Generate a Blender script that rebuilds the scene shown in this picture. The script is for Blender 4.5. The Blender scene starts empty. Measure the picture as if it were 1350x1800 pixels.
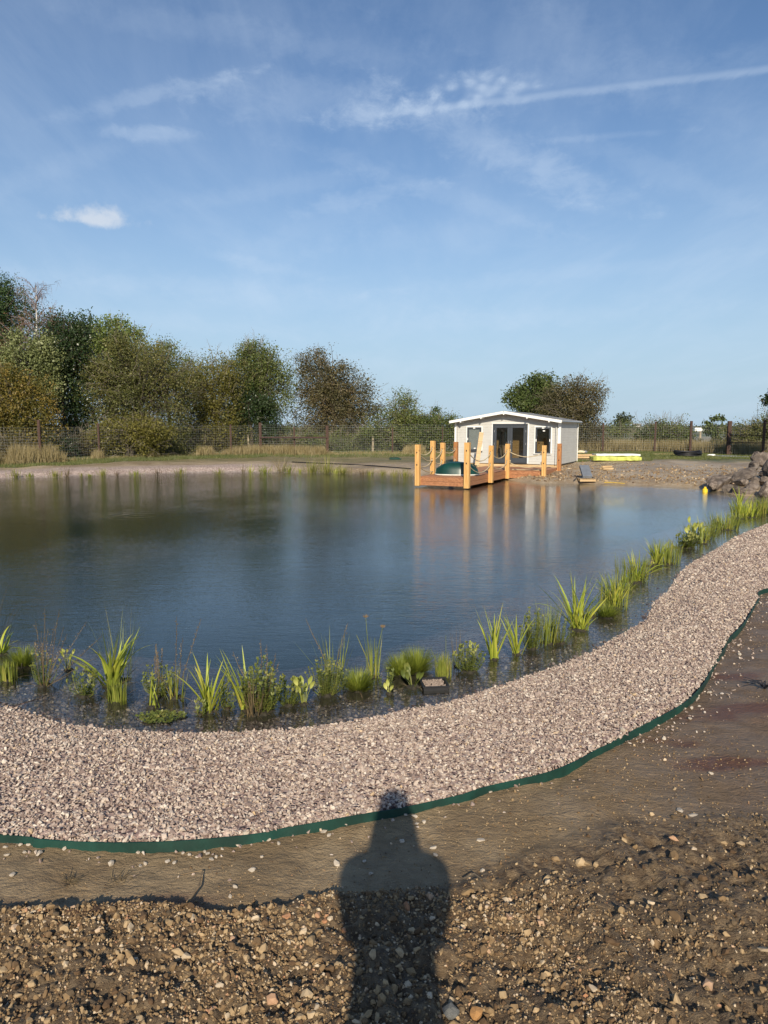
import bpy, bmesh, math, random
import numpy as np
from mathutils import Vector, Matrix
random.seed(7); rng = np.random.default_rng(11)
R = math.radians
scene = bpy.context.scene
COL = scene.collection

# ------------------------------------------------------------------ camera
CH = 2.0                       # lens height above the gravel
PITCH = math.atan(146/1250)
cam_d = bpy.data.cameras.new('camera'); cam = bpy.data.objects.new('camera', cam_d); COL.objects.link(cam)
cam.location = (0, 0, CH); cam.rotation_euler = (math.pi/2 - PITCH, 0, 0)
cam_d.sensor_fit = 'VERTICAL'; cam_d.sensor_height = 24; cam_d.lens = 24*1250/1800
cam_d.clip_start = 0.02; cam_d.clip_end = 12000
scene.camera = cam
_cp, _sp = math.cos(PITCH), math.sin(PITCH)

def ray(px, py):
    dx = (px-675)/1250; dy = (900-py)/1250
    return Vector((dx, _cp+dy*_sp, -_sp+dy*_cp))
def G(px, py, z=0.0):          # the point of the level z that stands at this place of the photograph
    d = ray(px, py); t = (z-CH)/d.z
    return Vector((d.x*t, d.y*t, z))
def V(px, py, Y):              # the point at distance Y
    d = ray(px, py); t = Y/d.y
    return Vector((d.x*t, Y, CH+d.z*t))

# ------------------------------------------------------------------ world, sun, exposure
SUN_EL = 28.5
world = bpy.data.worlds.new('World'); scene.world = world; world.use_nodes = True
def build_world():
    nt = world.node_tree; N = nt.nodes; L = nt.links; N.clear()
    out = N.new('ShaderNodeOutputWorld'); bg = N.new('ShaderNodeBackground'); bg.inputs['Strength'].default_value = 0.09
    sky = N.new('ShaderNodeTexSky'); sky.sky_type = 'NISHITA'; sky.sun_disc = False
    sky.sun_elevation = R(SUN_EL); sky.sun_rotation = R(181); sky.altitude = 100
    sky.air_density = 1.0; sky.dust_density = 0.6; sky.ozone_density = 2.0
    tc = N.new('ShaderNodeTexCoord')
    def math_(op, a, b=None, c=None, clamp=False):
        n = N.new('ShaderNodeMath'); n.operation = op; n.use_clamp = clamp
        for i, v in enumerate((a, b, c)):
            if v is None: continue
            if isinstance(v, (int, float)): n.inputs[i].default_value = v
            else: L.new(v, n.inputs[i])
        return n.outputs[0]
    dirv = tc.outputs['Generated']
    nrm = N.new('ShaderNodeVectorMath'); nrm.operation = 'NORMALIZE'; L.new(dirv, nrm.inputs[0]); D = nrm.outputs[0]
    def dot(v):
        n = N.new('ShaderNodeVectorMath'); n.operation = 'DOT_PRODUCT'; L.new(D, n.inputs[0]); n.inputs[1].default_value = v; return n.outputs['Value']
    sep = N.new('ShaderNodeSeparateXYZ'); L.new(D, sep.inputs[0])
    # plane of the high clouds, seen in perspective
    hz = math_('ADD', math_('MAXIMUM', sep.outputs[2], 0.0), 0.12)
    comb = N.new('ShaderNodeCombineXYZ')
    L.new(math_('DIVIDE', sep.outputs[0], hz), comb.inputs[0]); L.new(math_('DIVIDE', sep.outputs[1], hz), comb.inputs[1])
    P = comb.outputs[0]
    def noise(vec, scale, rot=0, sc=(1,1,1), detail=6, rough=.6, dist=0, loc=(0,0,0)):
        m = N.new('ShaderNodeMapping'); m.inputs['Rotation'].default_value = (0,0,rot); m.inputs['Scale'].default_value = sc; m.inputs['Location'].default_value = loc
        L.new(vec, m.inputs[0]); n = N.new('ShaderNodeTexNoise'); L.new(m.outputs[0], n.inputs['Vector'])
        n.inputs['Scale'].default_value = scale; n.inputs['Detail'].default_value = detail; n.inputs['Roughness'].default_value = rough; n.inputs['Distortion'].default_value = dist
        return n.outputs[0]
    def ramp(v, a, b, lo=0., hi=1.):
        m = N.new('ShaderNodeMapRange'); m.interpolation_type = 'SMOOTHSTEP'; L.new(v, m.inputs[0])
        m.inputs[1].default_value = a; m.inputs[2].default_value = b; m.inputs[3].default_value = lo; m.inputs[4].default_value = hi; return m.outputs[0]
    fine = noise(D, 26, sc=(1,1,1.7), detail=8, rough=.65, dist=.3)
    wisp = noise(P, 2.2, rot=.5, sc=(1,.35,1), detail=9, rough=.62, dist=.4)
    def blob(px, py, ang, wx, wy, k, jag=1.0):        # an elongated wisp around one direction of the sky
        d0 = ray(px, py).normalized(); a = R(ang)
        c = ray(px+100*math.cos(a), py-100*math.sin(a)).normalized()
        e1 = (c - d0*c.dot(d0)).normalized(); e2 = d0.cross(e1)
        f = 1250
        u = math_('DIVIDE', dot(e1), wx/f); v = math_('DIVIDE', dot(e2), wy/f)
        r2 = math_('ADD', math_('MULTIPLY', u, u), math_('MULTIPLY', v, v))
        r = math_('SQRT', r2)
        r = math_('ADD', r, math_('MULTIPLY', math_('SUBTRACT', fine, .5), 2.4*jag))
        front = math_('GREATER_THAN', dot(d0), 0)
        return math_('MULTIPLY', math_('MULTIPLY', ramp(r, 1.25, .1), front), k)
    total = None
    def add(x):
        nonlocal total
        total = x if total is None else math_('ADD', total, x)
    for b in [(330,620,-3,500,16,.10),(900,560,3,420,18,.12),(250,560,-6,300,14,.10),(750,330,-18,260,20,.12),(500,330,8,220,18,.10),(1150,300,-22,240,22,.10),(420,60,-10,300,22,.08),(1000,480,6,340,14,.10),(90,300,20,200,18,.08),(250,172,13,150,13,.16),(360,150,10,90,16,.10),(265,235,-2,75,11,.20),(560,175,-3,170,38,.15),(640,205,4,80,14,.14),
              (720,195,0,130,24,.16),(1000,145,8,300,30,.06),
              (860,255,-24,200,36,.18),(980,310,-20,150,30,.14),(1060,240,5,130,6,.10),(650,345,12,140,16,.14),(560,400,20,160,40,.09),
              (455,465,-12,110,12,.13),(330,500,-4,420,22,.10),(520,530,-5,420,24,.10),(800,420,4,220,30,.07),
              (1010,360,-12,90,10,.10),(900,60,-20,300,50,.06),(1180,130,-30,260,60,.05),(620,80,-15,240,40,.05)]:
        add(blob(*b))
    # contrail
    a, b = ray(780,190).normalized(), ray(1350,122).normalized()
    n = a.cross(b).normalized(); t = (b - a*b.dot(a)).normalized()
    dist = math_('ABSOLUTE', math_('ADD', dot(n), math_('MULTIPLY', math_('SUBTRACT', fine, .5), .009)))
    along = dot(t)
    line = math_('MULTIPLY', ramp(dist, .0065, .0006), math_('MULTIPLY', ramp(along, -.09, .02), ramp(dot(a), .2, .5)))
    add(math_('MULTIPLY', line, math_('ADD', .08, math_('MULTIPLY', wisp, .28))))
    # mackerel patch
    vor = N.new('ShaderNodeTexVoronoi'); vor.feature = 'SMOOTH_F1'; vor.inputs['Scale'].default_value = 62
    mp = N.new('ShaderNodeMapping'); mp.inputs['Rotation'].default_value = (0,.35,0); mp.inputs['Scale'].default_value = (.9,1,1.5); L.new(D, mp.inputs[0]); L.new(mp.outputs[0], vor.inputs['Vector'])
    cells = ramp(vor.outputs['Distance'], .62, .12)
    add(math_('MULTIPLY', blob(835,162,8,95,28,.48,.8), math_('ADD', .02, math_('MULTIPLY', cells, .9))))
    # overall veil of cirrus
    add(math_('MULTIPLY', ramp(wisp, .38, .80), .24))
    HAZE = math_('MULTIPLY', math_('POWER', ramp(sep.outputs[2], .50, -.02), 1.5), .92)
    total = math_('MINIMUM', math_('MULTIPLY', total, .85), .55)
    # small cumulus
    d0 = ray(170,388).normalized(); e1 = d0.cross(Vector((0,0,1))).normalized(); e2 = e1.cross(d0)
    puff = noise(D, 34, detail=7, rough=.6)
    u = math_('DIVIDE', dot(e1), 66/1250)
    vraw = math_('DIVIDE', dot(e2), 16/1250)
    v = math_('MULTIPLY', vraw, ramp(vraw, -.4, .2, 1.7, .8))
    r = math_('SQRT', math_('ADD', math_('MULTIPLY', u, u), math_('MULTIPLY', v, v)))
    r = math_('ADD', r, math_('MULTIPLY', math_('SUBTRACT', puff, .5), 2.6))
    cum = math_('MULTIPLY', math_('MULTIPLY', ramp(r, 1.25, .15), math_('GREATER_THAN', dot(d0), 0)), .56)
    hz_ = N.new('ShaderNodeMix'); hz_.data_type = 'RGBA'; L.new(HAZE, hz_.inputs[0]); tn = N.new('ShaderNodeMix'); tn.data_type = 'RGBA'; tn.blend_type = 'MULTIPLY'; tn.inputs[0].default_value = 1; L.new(sky.outputs[0], tn.inputs['A']); tn.inputs['B'].default_value = (.84,.97,1.10,1); L.new(tn.outputs['Result'], hz_.inputs['A']); hz_.inputs['B'].default_value = (4.2,5.6,6.9,1)
    mix = N.new('ShaderNodeMix'); mix.data_type = 'RGBA'; L.new(total, mix.inputs[0]); L.new(hz_.outputs['Result'], mix.inputs['A']); mix.inputs['B'].default_value = (6.2,7.3,8.7,1)
    mix2 = N.new('ShaderNodeMix'); mix2.data_type = 'RGBA'; L.new(cum, mix2.inputs[0]); L.new(mix.outputs['Result'], mix2.inputs['A']); mix2.inputs['B'].default_value = (7.9,8.0,8.1,1)
    L.new(mix2.outputs['Result'], bg.inputs['Color']); L.new(bg.outputs[0], out.inputs[0])
build_world()
sun_d = bpy.data.lights.new('sun', 'SUN'); sun = bpy.data.objects.new('sun', sun_d); COL.objects.link(sun)
sun_d.energy = 4.8; sun_d.angle = R(0.53); sun_d.color = (1.0, .88, .70)
sun.rotation_euler = Vector((0.012, math.cos(R(SUN_EL)), -math.sin(R(SUN_EL)))).to_track_quat('-Z', 'Y').to_euler()
scene.view_settings.view_transform = 'Standard'; scene.view_settings.look = 'None'
scene.view_settings.exposure = 0.28; scene.view_settings.gamma = 1.0; scene.view_settings.use_curve_mapping = False
scene.render.engine = 'CYCLES'
scene.cycles.max_bounces = 8; scene.cycles.transparent_max_bounces = 24; scene.cycles.use_denoising = True
scene.cycles.caustics_reflective = False; scene.cycles.caustics_refractive = False

# ------------------------------------------------------------------ materials
def newmat(name):
    m = bpy.data.materials.new(name); m.use_nodes = True; nt = m.node_tree; nt.nodes.clear()
    out = nt.nodes.new('ShaderNodeOutputMaterial'); return m, nt, out
class NT:
    def __init__(s, nt): s.nt, s.N, s.L = nt, nt.nodes, nt.links
    def put(s, sock, v):
        if hasattr(v, 'is_linked') or hasattr(v, 'links'): s.L.new(v, sock)
        else: sock.default_value = v
    def coord(s, kind='Object'): return s.N.new('ShaderNodeTexCoord').outputs[kind]
    def pos(s): return s.N.new('ShaderNodeNewGeometry').outputs['Position']
    def mapping(s, vec, sc=(1,1,1), rot=(0,0,0), loc=(0,0,0)):
        m = s.N.new('ShaderNodeMapping'); s.L.new(vec, m.inputs[0]); m.inputs['Scale'].default_value = sc; m.inputs['Rotation'].default_value = rot; m.inputs['Location'].default_value = loc; return m.outputs[0]
    def noise(s, vec, scale, detail=4, rough=.55, dist=0):
        n = s.N.new('ShaderNodeTexNoise'); s.L.new(vec, n.inputs['Vector']); n.inputs['Scale'].default_value = scale; n.inputs['Detail'].default_value = detail; n.inputs['Roughness'].default_value = rough; n.inputs['Distortion'].default_value = dist; return n.outputs[0]
    def voronoi(s, vec, scale, feature='F1', out='Distance'):
        n = s.N.new('ShaderNodeTexVoronoi'); n.feature = feature; s.L.new(vec, n.inputs['Vector']); n.inputs['Scale'].default_value = scale; return n.outputs[out]
    def ramp(s, v, stops, interp='LINEAR'):
        n = s.N.new('ShaderNodeValToRGB'); n.color_ramp.interpolation = interp; e = n.color_ramp.elements
        while len(e) > 1: e.remove(e[-1])
        e[0].position = stops[0][0]; e[0].color = (*stops[0][1], 1)
        for p, c in stops[1:]:
            x = e.new(p); x.color = (*c, 1)
        s.L.new(v, n.inputs[0]); return n.outputs[0]
    def rng(s, v, a, b, lo=0., hi=1., smooth=True):
        n = s.N.new('ShaderNodeMapRange'); n.interpolation_type = 'SMOOTHSTEP' if smooth else 'LINEAR'; s.L.new(v, n.inputs[0])
        for i, x in enumerate((a, b, lo, hi)): n.inputs[i+1].default_value = x
        return n.outputs[0]
    def mix(s, f, a, b, mode='MIX'):
        n = s.N.new('ShaderNodeMix'); n.data_type = 'RGBA'; n.blend_type = mode
        s.put(n.inputs[0], f)
        for k, v in (('A', a), ('B', b)):
            if isinstance(v, tuple): n.inputs[k].default_value = (*v[:3], 1)
            else: s.L.new(v, n.inputs[k])
        return n.outputs['Result']
    def math(s, op, a, b=None, clamp=False):
        n = s.N.new('ShaderNodeMath'); n.operation = op; n.use_clamp = clamp; s.put(n.inputs[0], a)
        if b is not None: s.put(n.inputs[1], b)
        return n.outputs[0]
    def attr(s, name): 
        n = s.N.new('ShaderNodeAttribute'); n.attribute_name = name; return n.outputs['Fac']
    def bump(s, h, strength, dist, normal=None):
        n = s.N.new('ShaderNodeBump'); s.L.new(h, n.inputs['Height']); n.inputs['Strength'].default_value = strength; n.inputs['Distance'].default_value = dist
        if normal is not None: s.L.new(normal, n.inputs['Normal'])
        return n.outputs[0]
    def principled(s, color, rough=.6, normal=None, metallic=0., spec=.5):
        n = s.N.new('ShaderNodeBsdfPrincipled')
        if isinstance(color, tuple): n.inputs['Base Color'].default_value = (*color[:3], 1)
        else: s.L.new(color, n.inputs['Base Color'])
        s.put(n.inputs['Roughness'], rough); s.put(n.inputs['Metallic'], metallic); n.inputs['Specular IOR Level'].default_value = spec
        if normal is not None: s.L.new(normal, n.inputs['Normal'])
        return n.outputs[0]
    def random(s): return s.N.new('ShaderNodeObjectInfo').outputs['Random']

def simple(name, col, rough=.6, metallic=0., var=.12, scale=6., bump=.0, bscale=40., spec=.5, rnd=0.):
    m, nt, out = newmat(name); t = NT(nt); c = t.coord('Object')
    n = t.noise(c, scale, 5, .6)
    base = t.mix(t.rng(n, .3, .7), tuple(x*(1-var) for x in col), tuple(min(1, x*(1+var)) for x in col))
    if rnd: base = t.mix(t.math('MULTIPLY', t.random(), rnd), base, tuple(x*.55 for x in col))
    nr = t.bump(t.noise(c, bscale, 5, .6), .6, bump) if bump else None
    nt.links.new(t.principled(base, rough, nr, metallic, spec), out.inputs[0]); return m

def leafmat(name, stops, transl=.28, rough=.5, big=.6, bigcol=None):
    m, nt, out = newmat(name); t = NT(nt)
    tint = t.attr('tint')
    patch = t.noise(t.pos(), big, 3, .6)
    f = t.math('ADD', t.math('MULTIPLY', tint, .62), t.math('MULTIPLY', t.rng(patch, .3, .7), .38))
    col = t.ramp(f, stops)
    if bigcol: col = t.mix(t.rng(t.noise(t.pos(), big*.7, 2, .5), .52, .64), col, bigcol)
    pr = t.principled(col, rough, spec=.35)
    tr = nt.nodes.new('ShaderNodeBsdfTranslucent'); nt.links.new(t.mix(.5, col, (.25,.32,.04), 'MIX'), tr.inputs[0])
    mx = nt.nodes.new('ShaderNodeMixShader'); mx.inputs[0].default_value = transl
    nt.links.new(pr, mx.inputs[1]); nt.links.new(tr.outputs[0], mx.inputs[2]); nt.links.new(mx.outputs[0], out.inputs[0]); return m

def woodmat(name, dark, light, axis_scale=(30,30,2.2), rough=.6, knots=True, spec=.4):
    m, nt, out = newmat(name); t = NT(nt); c = t.coord('Object')
    g = t.noise(t.mapping(c, axis_scale), 1.0, 6, .65, .6)
    col = t.mix(t.rng(g, .35, .68), dark, light)
    if knots:
        k = t.voronoi(t.mapping(c, tuple(.11*x if x > 5 else x for x in axis_scale)), 1.3)
        col = t.mix(t.rng(k, .13, .04, 0, .75), col, tuple(x*.35 for x in dark))
    col = t.mix(t.math('MULTIPLY', t.random(), .25), col, dark)
    nt.links.new(t.principled(col, rough, t.bump(g, .4, .003), spec=spec), out.inputs[0]); return m

M = {}
M['rope'] = simple('rope', (.52,.42,.26), .85, bump=.004, bscale=60)
M['post'] = woodmat('post_wood', (.52,.27,.075), (.78,.49,.20), (24,24,1.6))
M['deck'] = woodmat('deck_wood', (.26,.115,.055), (.44,.215,.115), (1.4,26,26), knots=False, rough=.55)
M['fascia'] = woodmat('fascia_wood', (.27,.115,.05), (.48,.225,.11), (1.4,26,26), knots=False, rough=.55)
M['timber'] = woodmat('pale_timber', (.42,.28,.14), (.66,.49,.28), (1.5,24,24), knots=False)
M['old_timber'] = woodmat('weathered_timber', (.24,.20,.14), (.42,.36,.26), (24,24,1.5), knots=False, rough=.8)
M['white_wall'] = simple('cream_painted_boards', (.50,.495,.47), .6, var=.05, scale=3, bump=.002, bscale=30)
M['trim'] = simple('white_painted_trim', (.80,.80,.77), .5, var=.03)
M['felt'] = simple('grey_roof_felt', (.20,.20,.20), .9, bump=.004)
M['anthracite'] = simple('anthracite_frame', (.045,.052,.062), .45, var=.05)
M['shutter'] = simple('grey_blind', (.42,.43,.46), .5, var=.06)
M['sticker'] = simple('white_sticker', (.82,.82,.80), .5, var=.03)
M['pine'] = woodmat('pine_lining', (.30,.17,.06), (.44,.27,.11), (2,2,26), knots=True)
M['metal'] = simple('grey_metal', (.35,.36,.37), .4, metallic=.8)
M['rust'] = simple('rusty_steel', (.055,.028,.019), .8, var=.35, scale=9, bump=.003)
M['rail'] = simple('dark_rusty_rail', (.045,.022,.018), .8, var=.3, scale=9)
M['wire'] = simple('galvanised_wire', (.30,.32,.31), .5, metallic=.3)
M['green_plastic'] = simple('green_edging', (.006,.038,.028), .5, var=.35, scale=5)
M['hull'] = simple('green_hull', (.005,.040,.031), .32, var=.2, scale=5)
M['rim'] = simple('pale_rim', (.66,.64,.56), .5)
M['black'] = simple('black_plastic', (.014,.014,.016), .45, var=.2, rnd=.0)
M['yellow'] = simple('yellow_wrap', (.50,.54,.12), .5, var=.3, scale=3, bump=.02, bscale=7)
M['yellow2'] = simple('yellow_float', (.80,.55,.03), .5)
M['whiteboard'] = simple('white_sheet', (.78,.78,.74), .6, var=.06, bump=.006, bscale=8)
M['cream'] = simple('cream_sack', (.62,.56,.40), .8, var=.1, bump=.01, bscale=12)
M['slate'] = simple('slate_sheet', (.15,.165,.19), .5, var=.15, scale=5)
M['jacket'] = simple('dark_jacket', (.014,.016,.024), .85, var=.2)
M['trousers'] = simple('stone_trousers', (.22,.18,.14), .9, var=.15)
M['skin'] = simple('skin', (.50,.29,.20), .55, var=.05)
M['hair'] = simple('hair', (.03,.02,.014), .7, var=.2, bump=.004)
M['jeans'] = simple('blue_jeans', (.04,.06,.12), .9, var=.2)
M['pebble_white'] = simple('pale_pebble', (.50,.43,.34), .85, var=.16, scale=30, bump=.003, rnd=.45)
M['orange_stone'] = simple('orange_stone', (.40,.21,.075), .85, var=.2, scale=30, bump=.004)
M['grey_stone'] = simple('grey_stone', (.13,.13,.12), .85, var=.35, scale=30, bump=.004)
M['mud_clod'] = simple('mud_clod', (.115,.080,.045), .95, var=.3, scale=1.5, bump=.0, rnd=.7)
M['twig'] = simple('dry_twig', (.20,.14,.08), .9, var=.25, scale=20)
M['bark'] = simple('bark', (.085,.070,.052), .95, var=.3, scale=14, bump=.01)
M['bark_grey'] = simple('grey_twigs', (.17,.145,.11), .95, var=.3, scale=14)
M['birch_bark'] = simple('birch_bark', (.46,.44,.40), .8, var=.3, scale=9)
M['birch_twig'] = simple('birch_twigs', (.17,.125,.115), .9, var=.2)
M['basket_gravel'] = simple('basket_gravel', (.26,.205,.17), .85, var=.35, scale=60)
M['roots'] = simple('root_clump', (.030,.026,.016), .95, var=.4, scale=30, bump=.01)
M['house_white'] = simple('white_render', (.72,.72,.70), .7)
M['house_roof'] = simple('far_roof', (.22,.20,.19), .8)

L_ = leafmat
M['l_pine'] = L_('pine_needles', [(0,(0.019,0.039,0.013)),(.5,(0.042,0.075,0.023)),(1,(0.089,0.128,0.046))], .12)
M['l_holly'] = L_('dark_evergreen_leaves', [(0,(0.013,0.025,0.008)),(.6,(0.032,0.055,0.018)),(1,(0.121,0.144,0.070))], .08, rough=.35)
M['l_sallow'] = L_('grey_green_leaves', [(0,(0.101,0.123,0.042)),(.5,(0.183,0.207,0.081)),(1,(0.311,0.330,0.154))], .2)
M['l_gold'] = L_('golden_leaves', [(0,(0.061,0.075,0.018)),(.45,(0.145,0.122,0.028)),(.8,(0.243,0.166,0.037)),(1,(0.292,0.154,0.037))], .25, big=.9)
M['l_rust'] = L_('rusty_brown_leaves', [(0,(0.065,0.039,0.020)),(.5,(0.121,0.063,0.031)),(1,(0.162,0.105,0.038))], .15)
M['l_light'] = L_('light_green_leaves', [(0,(0.078,0.105,0.025)),(.5,(0.156,0.201,0.051)),(1,(0.249,0.297,0.095))], .28)
M['l_haw'] = L_('olive_hawthorn_leaves', [(0,(0.051,0.058,0.021)),(.5,(0.113,0.120,0.036)),(.85,(0.185,0.165,0.053)),(1,(0.227,0.144,0.053))], .2, big=.5)
M['l_haw2'] = L_('green_hawthorn_leaves', [(0,(0.046,0.065,0.019)),(.5,(0.108,0.136,0.037)),(.85,(0.191,0.199,0.062)),(1,(0.236,0.189,0.076))], .22, big=.5)
M['l_hawb'] = L_('brown_hawthorn_leaves', [(0,(0.049,0.050,0.024)),(.45,(0.102,0.092,0.041)),(.8,(0.148,0.109,0.051)),(1,(0.136,0.182,0.061))], .2, big=.6)
M['l_yel'] = L_('yellow_olive_leaves', [(0,(0.070,0.072,0.018)),(.5,(0.147,0.135,0.030)),(1,(0.232,0.208,0.050))], .25)
M['l_bramble'] = L_('bramble_leaves', [(0,(0.056,0.046,0.025)),(.5,(0.105,0.091,0.041)),(1,(0.162,0.140,0.068))], .18, big=1.2)
M['l_far'] = L_('far_hedge_leaves', [(0,(.035,.048,.030)),(1,(.075,.090,.055))], .1)
M['l_iris'] = L_('iris_leaves', [(0,(0.209,0.283,0.032)),(.5,(0.386,0.436,0.059)),(.9,(0.579,0.539,0.097)),(1,(0.644,0.462,0.130))], .30, rough=.4, big=6)
M['l_reed'] = L_('reed_leaves', [(0,(0.136,0.179,0.029)),(.6,(0.256,0.286,0.052)),(1,(0.431,0.358,0.096))], .28, rough=.45, big=6)
M['l_tuft'] = L_('tuft_leaves', [(0,(.10,.13,.015)),(.6,(.20,.24,.03)),(1,(.33,.34,.06))], .3, rough=.5, big=8)
M['l_herb'] = L_('herb_leaves', [(0,(0.066,0.095,0.020)),(.6,(0.143,0.168,0.037)),(1,(0.287,0.267,0.075))], .25, rough=.5, big=9)
M['l_lime'] = L_('lime_leaves', [(0,(.30,.34,.06)),(1,(.55,.55,.16))], .3, rough=.45, big=9)
M['l_brownstem'] = L_('brown_stems', [(0,(.07,.05,.03)),(.6,(.15,.11,.06)),(1,(.26,.20,.11))], .1, big=9)
M['l_far_reed'] = L_('bright_far_reeds', [(0,(0.117,0.128,0.030)),(.6,(0.255,0.256,0.060)),(1,(0.425,0.374,0.119))], .3, big=3)
M['l_dry'] = L_('dry_grass', [(0,(.13,.10,.045)),(.5,(.24,.19,.09)),(1,(.38,.31,.17))], .25, big=1)
M['l_grass'] = L_('short_grass', [(0,(.055,.07,.020)),(.6,(.10,.12,.034)),(1,(.20,.18,.07))], .25, big=1)

def stonemat(name, stops, rough=.85, bump=.002):
    m, nt, out = newmat(name); t = NT(nt); c = t.coord('Object')
    col = t.ramp(t.random(), stops)
    n = t.noise(c, 2.2, 4, .65)
    col = t.mix(t.rng(n, .35, .75, 0, .45), col, (.60,.52,.46), 'MULTIPLY')
    nt.links.new(t.principled(col, rough, spec=.3), out.inputs[0]); return m
M['gravel'] = stonemat('pink_gravel_stone', [(0,(.19,.140,.120)),(.2,(.30,.228,.193)),(.45,(.39,.308,.258)),(.7,(.47,.387,.322)),(.88,(.565,.485,.402)),(.96,(.67,.60,.515)),(1,(.50,.36,.21))])
M['gravel_wet'] = stonemat('wet_gravel_stone', [(0,(.045,.034,.033)),(.5,(.100,.078,.075)),(.85,(.17,.14,.125)),(1,(.28,.23,.20))], .35)
M['rubble'] = stonemat('rubble_stone', [(0,(.095,.058,.032)),(.3,(.19,.124,.064)),(.62,(.30,.208,.110)),(.85,(.42,.310,.180)),(.96,(.56,.46,.33)),(1,(.40,.20,.10))], .9)

# ------------------------------------------------------------------ numpy noise
_perm = rng.permutation(512)
_val = rng.random(512)*2-1
def vnoise(x, y, seed=0):
    xi = np.floor(x).astype(np.int64); yi = np.floor(y).astype(np.int64); fx = x-xi; fy = y-yi
    fx = fx*fx*(3-2*fx); fy = fy*fy*(3-2*fy)
    def h(a, b): return _val[(_perm[(a+seed*37) & 511]+b*7+seed*13) & 511]
    return (h(xi,yi)*(1-fx)+h(xi+1,yi)*fx)*(1-fy)+(h(xi,yi+1)*(1-fx)+h(xi+1,yi+1)*fx)*fy
def fbm(x, y, oct=4, seed=0, gain=.5):
    s = 0; a = 1
    for o in range(oct): s = s+a*vnoise(x*2**o+o*17.3, y*2**o-o*9.1, seed+o); a *= gain
    return s
def sstep(a, b, x): t = np.clip((x-a)/(b-a), 0, 1); return t*t*(3-2*t)

def smooth_line(P, closed=False, n=8):
    P = [np.array(p[:2], float) for p in P]; m = len(P); out = []
    rngi = range(m) if closed else range(m-1)
    for i in rngi:
        p1, p2 = P[i], P[(i+1) % m]
        p0 = P[i-1] if (closed or i > 0) else p1; p3 = P[(i+2) % m] if (closed or i+2 < m) else p2
        for k in range(n):
            t = k/n
            out.append(.5*((2*p1)+(-p0+p2)*t+(2*p0-5*p1+4*p2-p3)*t*t+(-p0+3*p1-3*p2+p3)*t**3))
    if not closed: out.append(P[-1])
    return np.array(out)

def sdist(x, y, poly):            # signed distance, negative inside
    x = np.asarray(x, float).ravel(); y = np.asarray(y, float).ravel()
    best = np.full(x.shape, 1e18); inside = np.zeros(x.shape, bool); n = len(poly)
    for i in range(n):
        ax, ay = poly[i]; bx, by = poly[(i+1) % n]
        ex, ey = bx-ax, by-ay; l2 = ex*ex+ey*ey
        if l2 < 1e-12: continue
        t = np.clip(((x-ax)*ex+(y-ay)*ey)/l2, 0, 1)
        d = (x-ax-t*ex)**2+(y-ay-t*ey)**2; best = np.minimum(best, d)
        if by != ay:
            c = ((ay > y) != (by > y)) & (x < (bx-ax)*(y-ay)/(by-ay)+ax); inside ^= c
    return np.where(inside, -1, 1)*np.sqrt(best)

WZ = -0.10
shore_px = [(0,1243),(60,1262),(150,1280),(300,1290),(420,1288),(547,1280),(633,1267),(713,1250),(800,1233),(881,1206),(963,1178),(1044,1145),
            (1085,1121),(1138,1088),(1152,1060),(1179,1035),(1207,998),(1260,966),(1301,941),(1350,921)]
shore = [G(x, y, WZ) for x, y in shore_px]
shore += [Vector((10.6,18.2,0)), Vector((12.4,20.6,0)), Vector((12.6,22.6,0))]
far_px = [(1300,871),(1250,861),(1180,856),(1100,853),(1020,850),(950,850),(880,842),(800,838),(728,834),(640,831),(560,829),(440,828),(330,829),(200,833),(90,836),(0,839)]
shore += [G(x, y, WZ) for x, y in far_px]
shore += [Vector((-19,29.5,0)), Vector((-21.5,24,0)), Vector((-19,16,0)), Vector((-12,9.5,0)), Vector((-6.5,6.6,0))]
POND = smooth_line(shore, True, 6)
_ar = sum(POND[i-1][0]*POND[i][1]-POND[i][0]*POND[i-1][1] for i in range(len(POND)))

edge_px = [(0,1470),(67,1477),(143,1482),(227,1482),(317,1480),(450,1468),(511,1456),(585,1442),(652,1430),(733,1416),(807,1400),(850,1386),(950,1362),(1020,1334),(1050,1318),
           (1094,1298),(1150,1266),(1205,1234),(1228,1208),(1250,1180),(1272,1141),(1281,1124),(1305,1095),(1332,1055),(1350,1035)]
EDGE = [G(x, y, 0) for x, y in edge_px]
EDGE = [Vector((-9.5,5.9,0)), Vector((-5.5,4.35,0)), Vector((-3.3,3.45,0))] + EDGE + [Vector((6.6,9.6,0)), Vector((10.2,13.6,0)), Vector((13.8,17.8,0)), Vector((17,22,0))]
EDGE_S = smooth_line(EDGE, False, 10)
CLAY = np.vstack([EDGE_S, [[40,34],[60,0],[60,-60],[-60,-60],[-60,14]]])
rub_px = [(-60,1590),(0,1592),(130,1600),(200,1588),(300,1590),(400,1602),(450,1596),(560,1572),(680,1562),(780,1548),(850,1520),(930,1480),(1030,1452),(1150,1435),(1350,1425)]
RUB_L = [Vector((-9,3.6,0)), Vector((-4,2.9,0))]+[G(x, y, -.03) for x, y in rub_px]+[Vector((4,3.4,0)), Vector((9,4.5,0))]
RUB = np.vstack([smooth_line(RUB_L, False, 6), [[30,6],[30,-60],[-30,-60],[-30,4]]])

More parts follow.
